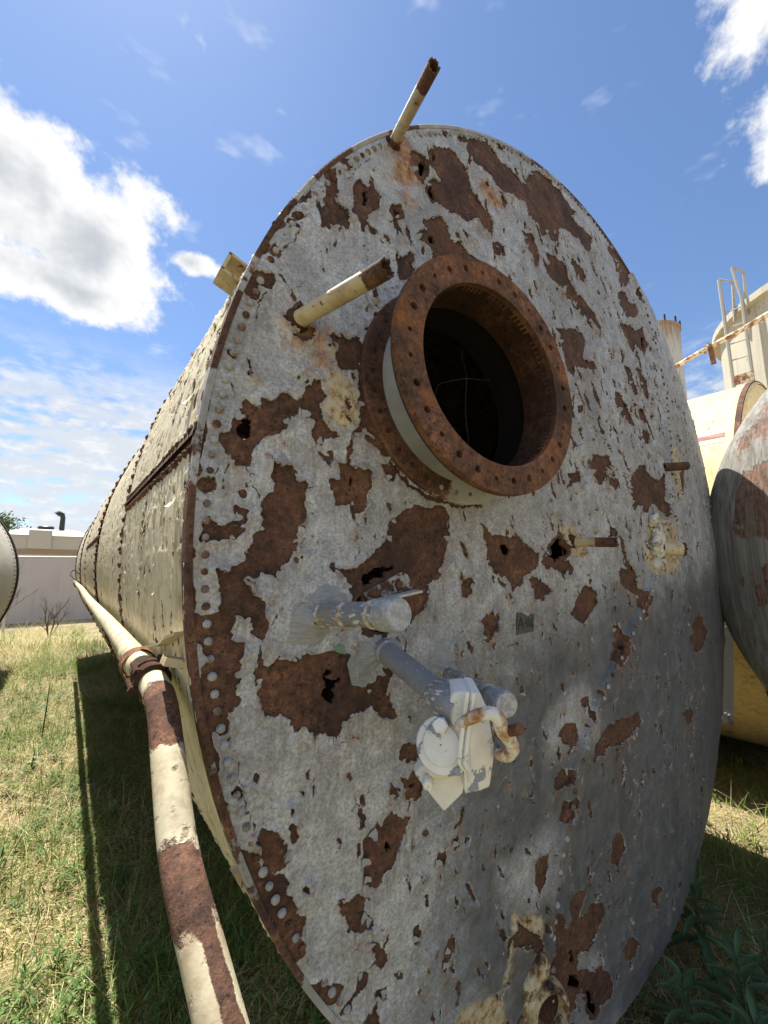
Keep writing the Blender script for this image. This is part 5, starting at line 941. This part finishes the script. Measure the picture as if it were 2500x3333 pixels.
# lugs on the shell
def lug(c,size,rotz,roty): return MB().box(c,size,Matrix.Rotation(rotz,3,'Y')@Matrix.Rotation(roty,3,'X'))
pL,nL=shell_pt(.10,19.6,.016); tL=Vector((nL.z,0,-nL.x)); ML=Matrix((nL,Vector((0,1,0)),tL)).transposed()
lg=MB().box(pL,(.046,.050,.006),ML); lg.box(pL+tL*.040,(.046,.050,.006),ML); lg.box(pL+tL*.020+nL*.020,(.006,.050,.040),ML); me=lg.mesh('lifting_lug','cream_peel'); set_sd(me,-.006); obj('lifting_lug',me,tank)
me=lug((-1.345,.05,1.327),(.035,.03,.012),.3,0).mesh('lug','cream_peel'); set_sd(me,-.01); obj('lug',me,tank)
me=MB().box((-1.238,.03,1.004),(.014,.02,.034),Matrix.Rotation(-.5,3,'Y')).mesh('lug','cream_peel'); set_sd(me,-.01); obj('lug',me,tank)
# cradles carrying the tank
for i,(y,lab) in enumerate(((1.5,'concrete cradle under the near half of the riveted tank'),(6.0,'concrete cradle under the far half of the riveted tank'))):
    arc=[(math.sin(t)*(R0-.012),ZC-math.cos(t)*(R0-.012)) for t in np.linspace(-.42,.42,17)]; poly=[(-.56,-.15),(-.56,arc[0][1])]+arc+[(.56,arc[-1][1]),(.56,-.15)]
    tag(MB().prism(poly,(0,y,0),(1,0,0),(0,0,1),(0,1,0),-.15,.15).build('cradle','concrete_tank'),lab,'cradle','cradles under the riveted tank')

# ------------------------------------------------------------------ ground
def gz(x,y): return .16*sstep(1.0,7.0,np.asarray(y,float))-.44*sstep(8.5,14.0,np.asarray(y,float))+.05*(fbm(np.asarray(x,float)/1.1,np.asarray(y,float)/1.1,101,3)-.5)
def axis2(k): return axis_pts(k)
gx=axis2([(-400,60),(-30,6),(-6,.35),(5,.35),(30,6),(400,60)]); gy=axis2([(-400,60),(-30,6),(-4,.35),(14,.45),(40,6),(420,60)])
GX,GY=np.meshgrid(gx,gy,indexing='ij'); I=np.arange(GX.size).reshape(GX.shape); F=np.stack([I[:-1,:-1],I[1:,:-1],I[1:,1:],I[:-1,1:]],-1).reshape(-1,4)
tag(obj('ground',mkmesh('ground',np.stack([GX.ravel(),GY.ravel(),gz(GX.ravel(),GY.ravel())],-1),F,'soil',True)),kind='structure')
def blades(name,x,y,z0,L,head_,lean,wd,col,curve,label,cat):
    n=len(x); ts=np.array([0,.38,.72,1.0]); ws=np.array([1,.85,.5,0]); ca,sa=np.cos(head_),np.sin(head_); V=np.zeros((n,7,3),np.float32); vi=0
    for t,wf in zip(ts,ws):
        le=np.clip(lean+curve*t*t,-.2,2.1); rad=L*t*np.sin(le); up=L*t*np.cos(le)+.004
        bx,by,bz=x+ca*rad,y+sa*rad,z0+np.maximum(up,.006)
        for sg in ((-1,1) if wf>0 else (0,)):
            V[:,vi,0]=bx-sa*wd*wf*sg*.5; V[:,vi,1]=by+ca*wd*wf*sg*.5; V[:,vi,2]=bz; vi+=1
    base=(np.arange(n)*7)[:,None]; F=np.concatenate([base+np.array(q) for q in ((0,1,3),(0,3,2),(2,3,5),(2,5,4),(4,5,6))])
    me=mkmesh(name,V.reshape(-1,3),F,'grass'); a=me.attributes.new('bladecol','FLOAT_COLOR','POINT'); c=np.repeat(np.c_[col,np.ones(n)],7,0); a.data.foreach_set('color',c.astype(np.float32).ravel())
    me.polygons.foreach_set('use_smooth',np.ones(len(me.polygons),dtype=bool)); return tag(obj(name,me),label,cat,kind='stuff')
G=np.random.default_rng(21); CX,CY=-1.488,-.641
def scatter(n,x0,x1,y0,y1,soft=.8,pw=1.6):
    out=[]; got=0
    while got<n:
        x=G.uniform(x0,x1,n*3); y=G.uniform(y0,y1,n*3); d=np.hypot(x-CX,y-CY); k=G.random(n*3)<1/(1+(d/soft/2.2)**pw); x,y=x[k],y[k]; out.append((x,y)); got+=len(x)
    x=np.concatenate([o[0] for o in out])[:n]; y=np.concatenate([o[1] for o in out])[:n]; return x,y
def under(x,y,r=.0):  # height left free under the tanks
    h=np.full(x.shape,9.0); m=(np.abs(x)<R0)&(y>0)&(y<7.3); h[m]=ZC-np.sqrt(np.maximum(R0**2-x[m]**2,0)); 
    m2=(x>1.28)&(np.abs(y+1.25)<1.27); h[m2]=1.527-np.sqrt(np.maximum(1.27**2-(y[m2]+1.25)**2,0)); return h
xs_,ys_=[],[]
for n,b in ((110000,(-4.2,-.2,-1.6,9)),(30000,(-.6,4.0,-1.8,3.0)),(16000,(-4.5,-1.0,6,15))):
    x,y=scatter(n,*b,soft=(.9 if b[3]<15 else 6)); xs_.append(x); ys_.append(y)
x=np.concatenate(xs_); y=np.concatenate(ys_); n=len(x); pn=fbm(x/.55,y/.55,7,3); far=sstep(5,9,y)
shade=((x>-1.28)&(x<1.4)&(y>-.6)).astype(float)
green=G.random(n)<np.clip((pn-.46)*3.0+.16+.30*shade-.5*far,.06,.92)
L=np.where(green,G.uniform(.05,.15,n),G.uniform(.08,.26,n))*(1+1.0*far)*np.clip(.6+fbm(x/.3,y/.3,17,2)*.9,.5,1.5)
lean=np.where(green,np.abs(G.normal(.55,.35,n)),np.clip(np.abs(G.normal(1.22,.35,n)),.1,1.55)); L=np.minimum(L,np.maximum(under(x,y)*.8,.03)/np.maximum(np.cos(np.clip(lean,0,1.5)),.3))
cv=np.where(green,G.uniform(.1,.7,n),G.uniform(-.1,.9,n)); wd=np.where(green,G.uniform(.003,.0058,n),G.uniform(.0016,.0036,n))*(1+.5*far)
r=G.random(n)[:,None]; gc=np.array([.10,.155,.03])*(1-r)+np.array([.25,.33,.075])*r; dc=np.array([.50,.41,.18])*(1-r)+np.array([.76,.66,.37])*r; dk=G.random(n)<.16; dc[dk]=np.array([.17,.125,.07])
blades('grass',x,y,gz(x,y),L,G.uniform(0,2*PI,n),lean,wd,np.where(green[:,None],gc,dc),cv,'dry straw and green grass covering the yard between the tanks','grass')
# low leafy weeds: many lance leaves, mostly in the damp shade
px_,py_=scatter(2600,-3.2,-.5,-.8,7,soft=1.2); k=(fbm(px_/.5,py_/.5,27,2)>.44)|(px_>-1.30); px_,py_=px_[k],py_[k]
qx,qy=scatter(700,-.4,3.6,-1.2,2.0,soft=1.4); px_=np.concatenate([px_,qx]); py_=np.concatenate([py_,qy])
m=12; x=np.repeat(px_,m)+G.normal(0,.012,len(px_)*m); y=np.repeat(py_,m)+G.normal(0,.012,len(px_)*m); n=len(x); hgt=np.tile(np.linspace(.02,1,m),len(px_))*np.repeat(G.uniform(.04,.13,len(px_)),m); hgt=np.minimum(hgt,np.maximum(under(x,y)-.03,.01))
r=G.random(n)[:,None]; col=np.array([.075,.155,.04])*(1-r)+np.array([.17,.28,.075])*r
blades('ground_weeds',x,y,gz(x,y)+hgt,G.uniform(.025,.055,n),G.uniform(0,2*PI,n),G.uniform(.5,1.25,n),G.uniform(.005,.010,n),col,G.uniform(.1,.7,n),'low leafy weeds growing through the grass','weeds')
# tall rosette weeds at the right foot of the tank
def leaf_mesh(name,mat,L=1.0,W=.16):
    V=[];F=[]; n=6
    for i in range(n):
        t=i/(n-1); w=W*math.sin(PI*min(1,.08+t*.92))**.8*(1 if t<1 else .05); z=.22*t-.55*t*t
        V+=[(-w,t*L,z+.35*w),(0,t*L,z-.02),(w,t*L,z+.35*w)]
    for i in range(n-1):
        for j in range(2): a=i*3+j; F.append((a,a+1,a+4,a+3))
    return mkmesh(name,V,F,mat,True)
LEAF=leaf_mesh('leaf','weed_leaf',1.0,.105); YLEAF=leaf_mesh('leaf','young_leaf',1,.2)
def rosette(loc,h,nl,size,label,mesh=LEAF,group='tall rosette weeds by the tanks',seed=0):
    g=random.Random(seed); x,y=loc; z=float(gz(x,y)); e=empty('weed_plant',(x,y,z),label,'weed',group)
    MB().tube([(x,y,z-.02),(x+.01,y,z+h*.5),(x+.015,y+.01,z+h)],[.006,.005,.0025],7).build('stem','stem',e,True)
    for k in range(nl):
        t=k/(nl-1); hh=h*(.25+.75*t); a=k*2.4+g.uniform(-.3,.3); s=size*(1.05-.55*t)*g.uniform(.8,1.15); tilt=.05+.85*t**1.5+g.uniform(-.15,.15)
        M=Matrix.Translation((x+.012*t,y+.008*t,z+hh))@Matrix.Rotation(a,4,'Z')@Matrix.Rotation(tilt,4,'X')@Matrix.Scale(s,4)
        o=bpy.data.objects.new('leaf',mesh); COL.objects.link(o); o.matrix_basis=M; attach(o,e)
for i,(loc,h,nl,s,lab) in enumerate((((.50,-.02),.27,24,.15,'tall rosette weed against the right foot of the tank head'),((.07,-.10),.24,22,.135,'rosette weed in front of the bare rust at the foot of the head'),((.27,-.19),.25,24,.145,'rosette weed just right of the lowest one in the shade'),((.05,-.27),.26,24,.155,'largest rosette weed at the bottom right corner'),((.50,-.21),.22,18,.115,'small rosette weed behind the corner one'),
        ((3.5,.50),.40,20,.20,'leafy weed under the curve of the streaked tank'),((3.0,.42),.34,18,.17,'leafy weed beside the hanging plate'),((3.9,.62),.42,18,.20,'leafy weed deepest in the gap below the yellow tank'))):
    rosette(loc,h,nl,s,lab,seed=i)
for i,(x,y,lab) in enumerate(((-1.62,2.15,'young bright weed in the sunlit grass near the pipe shadow'),(-1.56,3.3,'young bright weed further along the pipe shadow'),(-1.16,1.75,'young weed standing in the shade beside the tank'))):
    rosette((x,y),.13,8,.075,lab,YLEAF,'young broad leaved weeds',30+i)
# bare dry shrubs by the fence
def dry_shrub(x,y,h,label,seed):
    g=random.Random(seed); z=float(gz(x,y)); b=MB()
    def br(p,d,l,r,k):
        q=p+d*l; mid=p+d*l*.5+Vector((g.uniform(-.04,.04),g.uniform(-.04,.04),0))*l; b.tube([p,mid,q],[r,r*.8,r*.6],4)
        if k: 
            for _ in range(g.choice((2,3))): br(p+d*l*g.uniform(.4,1),(d+Vector((g.uniform(-.7,.7),g.uniform(-.7,.7),g.uniform(-.1,.5)))).normalized(),l*g.uniform(.45,.75),r*.6,k-1)
    for _ in range(6): br(Vector((x,y,z)),Vector((g.uniform(-.5,.5),g.uniform(-.4,.4),1)).normalized(),h*g.uniform(.4,.6),.011,3)
    tag(b.build('dry_shrub','twig'),label,'shrub','bare dry shrubs by the fence')
for i,(x,y,h,lab) in enumerate(((-2.35,9.4,1.4,'bare brown shrub left of the fence post'),(-2.65,11.0,1.5,'bare tall shrub nearest the left tank'),(-1.62,9.6,.8,'bare low shrub by the end of the long pipe'))): dry_shrub(x,y,h,lab,i+3)
for i in range(1):
    rosette((-1.52,3.9),.42,9,.10,'dark leafed weed standing beside the far pipe',LEAF,'tall rosette weeds by the tanks',77)
# ------------------------------------------------------------------ long pipe along the left of the tank
line=empty('pipe_line',(-1.365,.2,1.29),'long cream and rust pipe strapped along the side of the riveted tank','pipe')
XP,ZP=-1.365,1.293
me=MB().tube([(XP,y,ZP+.004*math.sin(y*2.1)) for y in np.linspace(.205,6.08,60)],.0200,20).mesh('pipe_section','pale_peel',True); set_sd(me,lambda c:-.028+.02*(fbm(c[:,1]/.3,c[:,2]/.02,5,2)-.5)); far_sec=obj('pipe_section',me,line); far_sec['label']='far straight section painted cream'
for yy in (.36,.235): MB().lathe((XP,yy,ZP),(0,-1,0),[(.0200,-.02),(.0222,-.018),(.0224,.016),(.0200,.02)],seg=24).build('sleeve','pale_plain',far_sec,True)
NP=bez(NEARPIPE,14); L=[0]
for a,b_ in zip(NP[:-1],NP[1:]): L.append(L[-1]+(b_-a).length)
me=MB().tube(NP,.0208,28,cap=(True,True)).mesh('pipe_section','pale_peel',True)
def near_sd(c):
    P=np.array([tuple(p) for p in NP]); i=np.argmin(((c[:,None,:]-P[None])**2).sum(-1),1); s=np.array(L)[i]; d=c-P[i]; side=d[:,0]/.0208   # +1 tank side
    a=s/L[-1]; v=np.full(len(c),-.03)
    wob=.05*(fbm(c[:,0]/.012,c[:,2]/.012,63,3)-.5); a=a+wob
    v=np.maximum(v,.045-np.abs(a-.24)*.42)                       # bare band below the coupling
    v=np.maximum(v,.05*np.minimum((a-.575)*4,(.745-a)*4))  # long bare length
    v=np.maximum(v,np.where(a>.66,.030-np.abs(side-.05-(a-.7)*.9)*.075,-.03))
    return np.clip(v,-.03,.03)
set_sd(me,near_sd); near_sec=obj('pipe_section',me,line); near_sec['label']='near sagging section with big bare rust patches'
cp=Vector(NEARPIPE[0])*.35+Vector((XP,.205,ZP))*.65; cd=(Vector(NEARPIPE[1])-Vector((XP,.24,ZP))).normalized(); c1=Vector(NEARPIPE[0])
cl=MB().lathe(c1,cd,[(.0215,-.022),(.0265,-.020),(.0265,-.010),(.0235,-.008),(.0235,.008),(.0275,.010),(.0275,.022),(.0215,.024)],seg=28,).build('coupling','dark_rust',line,True)
_,ca_,cb_=frame(cd)
for s_,q in ((1,(.8,.6)),(1,(-.55,.83)),(1,(.95,-.3))):
    e=(ca_*q[0]+cb_*q[1]).normalized(); p=c1+e*.029; MB().tube([p-cd*.026,p+cd*.026],.0045,8).build('clamp_bolt','dark_rust',cl,True); MB().lathe(p+cd*.016,cd,[(.0072,0),(.0072,.008),(.0005,.008)],seg=6).build('nut','dark_rust',cl)
# flat strap ring and its arm to the shell
MB().lathe((XP,.262,ZP-.004),(0.10,-1,-.18),[(.0265,-.011),(.0295,-.011),(.0295,.011),(.0265,.011),(.0265,-.011)],seg=40).build('strap_ring','flange_rust',line,True)
arm=bez([(XP+.010,.255,ZP+.027),(XP+.022,.16,ZP+.045),(-1.352,.06,1.362),(-1.345,.03,1.372)],6); b=MB()
for a,c in zip(arm[:-1],arm[1:]): b.box((a+c)/2,((c-a).length*1.05,.020,.004),Matrix((((c-a).normalized()),frame(c-a)[1],frame(c-a)[2])).transposed())
b.build('strap_arm','pale_plain',line)
for yy,k in ((4.9,0),(5.3,1)): MB().lathe((XP,yy,ZP),(.3,-1,.3),[(.028,-.004),(.033,-.004),(.033,.004),(.028,.004),(.028,-.004)],seg=24).build('wire_tie','black_iron',line,True)
MB().tube(bez([(XP,5.9,ZP+.02),(XP-.06,6.0,ZP+.10),(XP-.02,6.06,ZP+.15),(XP+.05,6.0,ZP+.06)],6),.006,6).build('wire_tie','black_iron',line,True)
# ------------------------------------------------------------------ streaked tank on the right, its axis across ours
NB=[[(-0.381,2.267),(-0.3,2.266),(-0.272,2.21),(-0.261,2.177),(-0.23,2.161),(-0.207,2.139),(-0.188,2.098),(-0.177,2.044),(-0.161,2.01),(-0.179,2.002),(-0.205,2.025),(-0.232,2.059),(-0.257,2.106),(-0.282,2.079),(-0.36,2.06)],[(-0.272,1.979),(-0.252,1.964),(-0.232,1.94),(-0.192,1.923),(-0.179,1.877),(-0.168,1.823),(-0.155,1.745),(-0.134,1.652),(-0.189,1.671),(-0.244,1.686),(-0.349,1.687),(-0.376,1.958)],[(-0.135,1.643),(-0.165,1.657),(-0.194,1.676),(-0.244,1.688),(-0.323,1.686),(-0.315,1.601),(-0.236,1.605),(-0.172,1.604),(-0.141,1.621)],[(-0.134,1.415),(-0.182,1.421),(-0.183,1.391),(-0.139,1.384)],[(-0.203,1.483),(-0.225,1.488),(-0.285,1.487),(-0.266,1.29),(-0.205,1.286),(-0.203,1.366)],[(-0.102,1.378),(-0.119,1.384),(-0.115,1.342),(-0.106,1.336)]]
NX,NY,NZ,NRD=1.28,-1.252,1.527,1.272
nt=empty('streaked_tank',(NX,NY,0),'pale streaked tank end with rust patches at the right edge, facing left','tank')
prof=[(.0005,.38)]+[(NRD*t,.38*math.sqrt(1-t*t)) for t in list(np.linspace(.05,.93,26))+[.95,.965,.978,.988,.995,.999]]+[(NRD,-.012)]  # dome made deeper to block light from the riveted head's right side
me=MB().lathe((NX,NY,NZ),(-1,0,0),prof,seg=260).mesh('head','streaked_head',True)
def nsd(c):
    v=np.full(len(c),-.25)
    for P in NB: v=np.maximum(v,poly_sd(c[:,1],c[:,2],P)*1.0)
    return np.maximum(v,.16*(fbm(c[:,1]/.22,c[:,2]/.30,6,3)-.60)-.3*sstep(-.5,-.3,c[:,1]))
set_sd(me,nsd); obj('head',me,nt)
me=MB().lathe((NX,NY,NZ),(-1,0,0),[(NRD-.012,-.003),(NRD+.006,-.004),(NRD+.008,-.03),(NRD-.002,-.034)],seg=200).mesh('head_rim','stone_peel',True); set_sd(me,-.02); obj('head_rim',me,nt)
me=MB().lathe((NX+.02,NY,NZ),(1,0,0),[(NRD,0),(NRD,2),(NRD,4),(NRD,6),(NRD*.6,6.1),(.001,6.1)],seg=120).mesh('shell','stone_peel',True); set_sd(me,-.05); obj('shell',me,nt)
for q,(xx,lab) in enumerate(((2.2,'concrete cradle under the near end of the streaked tank'),(5.6,'concrete cradle under the far end of the streaked tank'))):
    arc=[(math.sin(t)*(NRD-.008),NZ-math.cos(t)*(NRD-.008)) for t in np.linspace(-.5,.5,13)]; tag(MB().prism([(-.66,-.15),(-.66,arc[0][1])]+arc+[(.66,arc[-1][1]),(.66,-.15)],(xx,NY,0),(0,1,0),(0,0,1),(1,0,0),-.15,.15).build('cradle','concrete_tank'),lab,'cradle','cradles under the streaked tank')
# ------------------------------------------------------------------ yellow tank behind
YX,YZ,YR=3.3,1.55,1.5
yt=empty('yellow_tank',(YX,2.9,0),'sunlit yellow tank with a red and white band behind the two nearer tanks','tank')
me=MB().lathe((YX,-.05,YZ),(0,1,0),[(YR-.02,-.012),(YR,0),(YR,.03),(YR,1.5),(YR,3),(YR,4.5),(YR,6)],seg=128).mesh('shell','yellow_peel',True); set_sd(me,lambda c:-.06); obj('shell',me,yt)
me=MB().lathe((YX,-.05,YZ),(0,-1,0),[(YR-.02,.0),(YR*.8,.05),(YR*.4,.10),(.001,.115)],seg=128).mesh('head','yellow_peel',True); set_sd(me,-.06); obj('head',me,yt)
me=MB().lathe((YX,-.05,YZ),(0,1,0),[(YR,.0),(YR+.012,.002),(YR+.013,.035),(YR,.037)],seg=128).mesh('end_rim','rim_peel',True); set_sd(me,.004); obj('end_rim',me,yt)
me=MB().lathe((YX,5.95,YZ),(0,1,0),[(YR,0),(YR*.6,.1),(.001,.12)],seg=64).mesh('far_head','yellow_peel',True); set_sd(me,-.06); obj('far_head',me,yt)
def band(a0,a1,r,name,mat,y0=.04,y1=5.8):
    V=[];F=[]; A=np.radians(np.linspace(a0,a1,7))
    for yy in np.linspace(y0,y1,24):
        for a in A: V.append((YX-math.cos(a)*r,yy,YZ+math.sin(a)*r))
    for i in range(23):
        for j in range(6): k=i*7+j; F.append((k,k+1,k+8,k+7))
    obj(name,mkmesh(name,V,F,mat,True),yt)
band(BAND[0],BAND[3],YR+.003,'white_band','stripe_white'); band(BAND[1],BAND[2],YR+.006,'red_band','stripe_red')
for yy in (1.2,4.6):
    tag(MB().box((YX,yy,.1),(2.0,.3,.5)).build('cradle','concrete_tank'),'concrete cradle under the %s end of the yellow tank'%('near' if yy<2 else 'far'),'cradle','cradles under the yellow tank')
# hanging steel plate between the tanks
up=empty('steel_upright',(1.47,.05,0),'narrow grey steel upright with bolts hanging beside the tank rim','upright')
PL=[Vector(p) for p in UPRIGHT]; e=(PL[1]-PL[0]); nn=Vector((.0,0,0)); V=[*PL,*[p+Vector((.012,.004,0)) for p in PL]]; MB().add(V,[(0,1,3,2),(4,6,7,5),(0,2,6,4),(1,5,7,3),(2,3,7,6),(0,4,5,1)]).build('plate','plate_grey',up)
for t in (.35,.7): p=PL[2]*(1-t)+PL[3]*t+Vector((-.002,0,.045)); MB().lathe(p,(-1,-.2,0),[(.008,0),(.008,.006),(.0005,.008)],seg=10).build('bolt','galvanised',up,True)
# ------------------------------------------------------------------ vertical tanks, ladder and rail on the right
def polar(az,d,z=0): a=math.radians(az); return Vector((CX+d*math.sin(a),CY+d*math.cos(a),z))
vc=polar(92,11); vt=empty('vertical_tank',vc,'tall pale concrete coloured tank with conical roof and ladder at the right edge','tank')
me=MB().lathe(vc,(0,0,1),[(2.35,-.4),(2.35,2),(2.35,4),(2.35,6.12)],seg=72).build('wall','concrete_tank',vt,True)
MB().lathe(vc,(0,0,1),[(2.30,6.08),(2.47,6.10),(2.47,6.22),(1.3,6.62),(.25,6.95),(.001,6.96)],seg=72).build('roof','concrete_tank',vt,True)
ld=empty('ladder',(7.65,.75,0),'grey steel ladder with hoop handrails against the pale vertical tank','ladder')
for p,q in (((7.6,.845,.2),(7.6,.913,6.76)),((7.6,.62,.2),(7.6,.638,6.2))): MB().tube([p,((Vector(p)+Vector(q))/2),q],.028,6).build('rail','grey_rail',ld,True)
MB().tube([(7.6,.913,6.76),(7.75,.752,6.70),(7.8,.80,5.95)],.024,6).build('handrail','grey_rail',ld,True); MB().tube([(7.6,.638,6.2),(7.6,.716,6.89),(7.75,.585,6.78),(7.8,.62,5.99)],.024,6).build('handrail','grey_rail',ld,True)
for k in range(19):
    z=.5+.31*k; MB().tube([(7.6,.848+.068*(z-.2)/6.5,z),(7.6,.622,z)],.012,6).build('rung','grey_rail',ld)
MB().box((7.55,.735,4.75),(.05,.26,.16)).build('foot_board','rail_rust',ld)
tc=polar(72.9,20); tt=empty('tall_tank',tc,'slender white standpipe tank with rust stained top behind the riveted tank','tank')
MB().lathe(tc,(0,0,1),[(1.18,-.1),(1.18,4),(1.18,8),(1.18,11.35),(1.23,11.36),(1.23,11.46),(1.12,11.5),(.001,11.6)],seg=56).build('wall','stained_white',tt,True)
for k in range(14):
    a=2*PI*k/14; p=tc+Vector((math.cos(a)*1.20,math.sin(a)*1.20,11.4)); MB().tube([p,p+Vector((0,0,.32))],.035,6).build('rim_post','dark_rust',tt)
rl=empty('pipe_rail',(5,.3,4.4),'flaking rusty pipe rail rising to the right above the yellow tank','rail')
MB().tube(bez([(5,1.4,4.15),(5,1.015,4.266),(5,.816,4.326),(5,.644,4.372),(5,.294,4.461),(5,.058,4.537),(5,-.5,4.70),(5,-1.6,5.0)],6),.032,10,jit=.05).build('pipe','rail_rust',rl,True)
MB().add([(4.96,.73,4.33),(4.96,.655,4.43),(4.96,.63,4.40),(4.96,.70,4.30),(5.03,.73,4.33),(5.03,.655,4.43),(5.03,.63,4.40),(5.03,.70,4.30)],[(0,1,2,3),(4,7,6,5),(0,4,5,1),(1,5,6,2),(2,6,7,3),(3,7,4,0)]).build('bracket','rail_rust',rl)
MB().add([(4.97,.665,4.40),(4.97,.612,4.40),(4.97,.592,4.12),(4.97,.645,4.12),(5.0,.665,4.40),(5.0,.612,4.40),(5.0,.592,4.12),(5.0,.645,4.12)],[(0,1,2,3),(4,7,6,5),(0,4,5,1),(1,5,6,2),(2,6,7,3),(3,7,4,0)]).build('hanger','flange_rust',rl)
for yy,zz in ((1.38,4.15),(-1.58,5.0)): MB().tube([(5,yy,0),(5,yy,zz)],.035,8).build('post','rail_rust',rl)
# ------------------------------------------------------------------ left: other tank, fence, beige tank, tree
lt=empty('left_tank',(-3.33,4,0),'pale riveted tank cut by the left edge of the picture','tank')
LX,LZ,LR=-3.33,1.325,1.33
me=MB().lathe((LX,1.2,LZ),(0,1,0),[(LR,0),(LR,1.5),(LR,3),(LR,4.5),(LR,5.78)],seg=128).mesh('shell','stone_peel',True); set_sd(me,-.05); obj('shell',me,lt)
for yy,s_ in ((1.2,-1),(6.98,1)): MB().lathe((LX,yy,LZ),(0,s_,0),[(LR,0),(LR*.6,.05),(.001,.08)],seg=96).build('head','dark_grey',lt,True)
MB().lathe((LX,6.9,LZ),(0,1,0),[(LR,-.06),(LR+.02,-.055),(LR+.022,.06),(LR-.03,.07)],seg=128).build('end_rim','black_iron',lt,True)
b=MB()
for yy in (4.5,6.5,6.72):
    for k in range(60):
        a=math.radians(-60+2.4*k); p=Vector((LX+math.cos(a)*LR,yy,LZ+math.sin(a)*LR)); b.lathe(p,Vector((math.cos(a),0,math.sin(a))),[(.014,-.004),(.010,.007),(.0005,.011)],seg=5)
o=b.build('rivet_rows','rim_peel',lt,True); o['kind']='stuff'
for yy in (2.2,5.8): tag(MB().box((LX,yy,.05),(1.6,.3,.34)).build('cradle','concrete_tank'),'concrete cradle under the %s end of the left tank'%('near' if yy<3 else 'far'),'cradle','cradles under the left tank')
fe=empty('chain_link_fence',(-2,14,0),'chain link fence with bright galvanised top rail beyond the tanks','fence')
MB().tube([(-9,14,1.72),(-1.2,14,1.775),(7,14,1.80)],.030,8).build('top_rail','galv_fence',fe,True)
for xx in (-8.6,-5.6,-2.62,.4,3.4,6.4): MB().tube([(xx,14,-.5),(xx,14,1.80)],.032,8).build('post','galv_fence',fe,True)
b=MB()
for s_ in (1,-1):
    for k in range(-40,150):
        x0=-8+k*.085; x1=x0+s_*1.96
        b.add([(x0-.0022,14.02+.004*s_,-.22),(x0+.0022,14.02+.004*s_,-.22),(x1+.0022,14.02+.004*s_,1.74),(x1-.0022,14.02+.004*s_,1.74)],[(0,1,2,3)])
b.build('wire_mesh','galv_fence',fe)
bt=empty('beige_tank',(0,19,0),'low beige moulded tank with arched lid and black vent beyond the fence','tank')
MB().box((.4,19.2,.75),(7.1,4.2,2.7)).build('wall','mauve_wall',bt)
MB().box((.4,19.2,2.02),(7.2,4.3,.16)).build('band','tan_band',bt)
MB().box((.4,19.2,2.33),(7.16,4.26,.46)).build('upper_wall','beige_plastic',bt)
for xx in (-2.22,.4,3.0): MB().box((xx,17.08,2.42),(.60,.12,.62)).build('pilaster','beige_plastic',bt)
V=[];F=[]; 
for i in range(25):
    u=i/24; xx=-3.25+7.3*u
    for j in range(9):
        v=j/8; V.append((xx,17.02+4.36*v,2.56+.36*math.sin(PI*v)**.7*(1-.9*(2*abs((u*3)%1-.5))**6)))
for i in range(24):
    for j in range(8): a=i*9+j; F.append((a,a+1,a+10,a+9))
obj('lid',mkmesh('lid',V,F,'beige_plastic',True),bt)
vn=Vector((-1.70,18.2,0)); MB().tube([vn+Vector((0,0,2.75)),vn+Vector((0,0,3.30)),vn+Vector((-.03,0,3.42)),vn+Vector((-.12,0,3.47)),vn+Vector((-.18,0,3.40))],[.085,.075,.08,.085,.11],12).build('vent_pipe','black_plastic',bt,True); MB().lathe(vn+Vector((0,0,2.74)),(0,0,1),[(.13,0),(.13,.06),(.09,.09)],seg=16).build('vent_base','black_plastic',bt,True)
MB().lathe((-2.15,18.4,2.85),(0,0,1),[(.24,0),(.24,.10),(.2,.13),(.001,.14)],seg=20).build('hatch','black_plastic',bt,True)
# tree beyond, at the left edge
def tree(x,y,h,label,seed):
    g=random.Random(seed); e=empty('tree',(x,y,0),label,'tree'); b=MB(); tips=[]
    def br(p,d,l,r,k):
        q=p+d*l; b.tube([p,p+d*l*.5+Vector((g.uniform(-1,1),g.uniform(-1,1),0))*.06*l,q],[r,r*.85,r*.65],6)
        if k==0: tips.append(q); return
        if k<3: tips.append(q)
        for _ in range(g.choice((2,3,3))): br(q,(d+Vector((g.uniform(-.8,.8),g.uniform(-.8,.8),g.uniform(-.25,.55)))).normalized(),l*g.uniform(.6,.82),r*.62,k-1)
    br(Vector((x,y,-.4)),Vector((.05,0,1)).normalized(),h*.30,.16,5); b.build('trunk','bark',e,True)
    V=[];F=[]
    for t_ in tips:
        for _ in range(16):
            c=t_+Vector((g.gauss(0,.22),g.gauss(0,.22),g.gauss(0,.18))); u=Vector((g.uniform(-1,1),g.uniform(-1,1),g.uniform(-1,1))).normalized(); w_=u.cross(Vector((g.uniform(-1,1),g.uniform(-1,1),g.uniform(-1,1)))).normalized(); s=g.uniform(.06,.13); o=len(V); V+=[c-u*s,c+w_*s*.4,c+u*s,c-w_*s*.4]; F.append((o,o+1,o+2,o+3))
    obj('crown',mkmesh('crown',V,F,'tree_leaf',True),e)
tree(-5.15,30,6.0,'small leafy tree at the left edge beyond the fence',5)
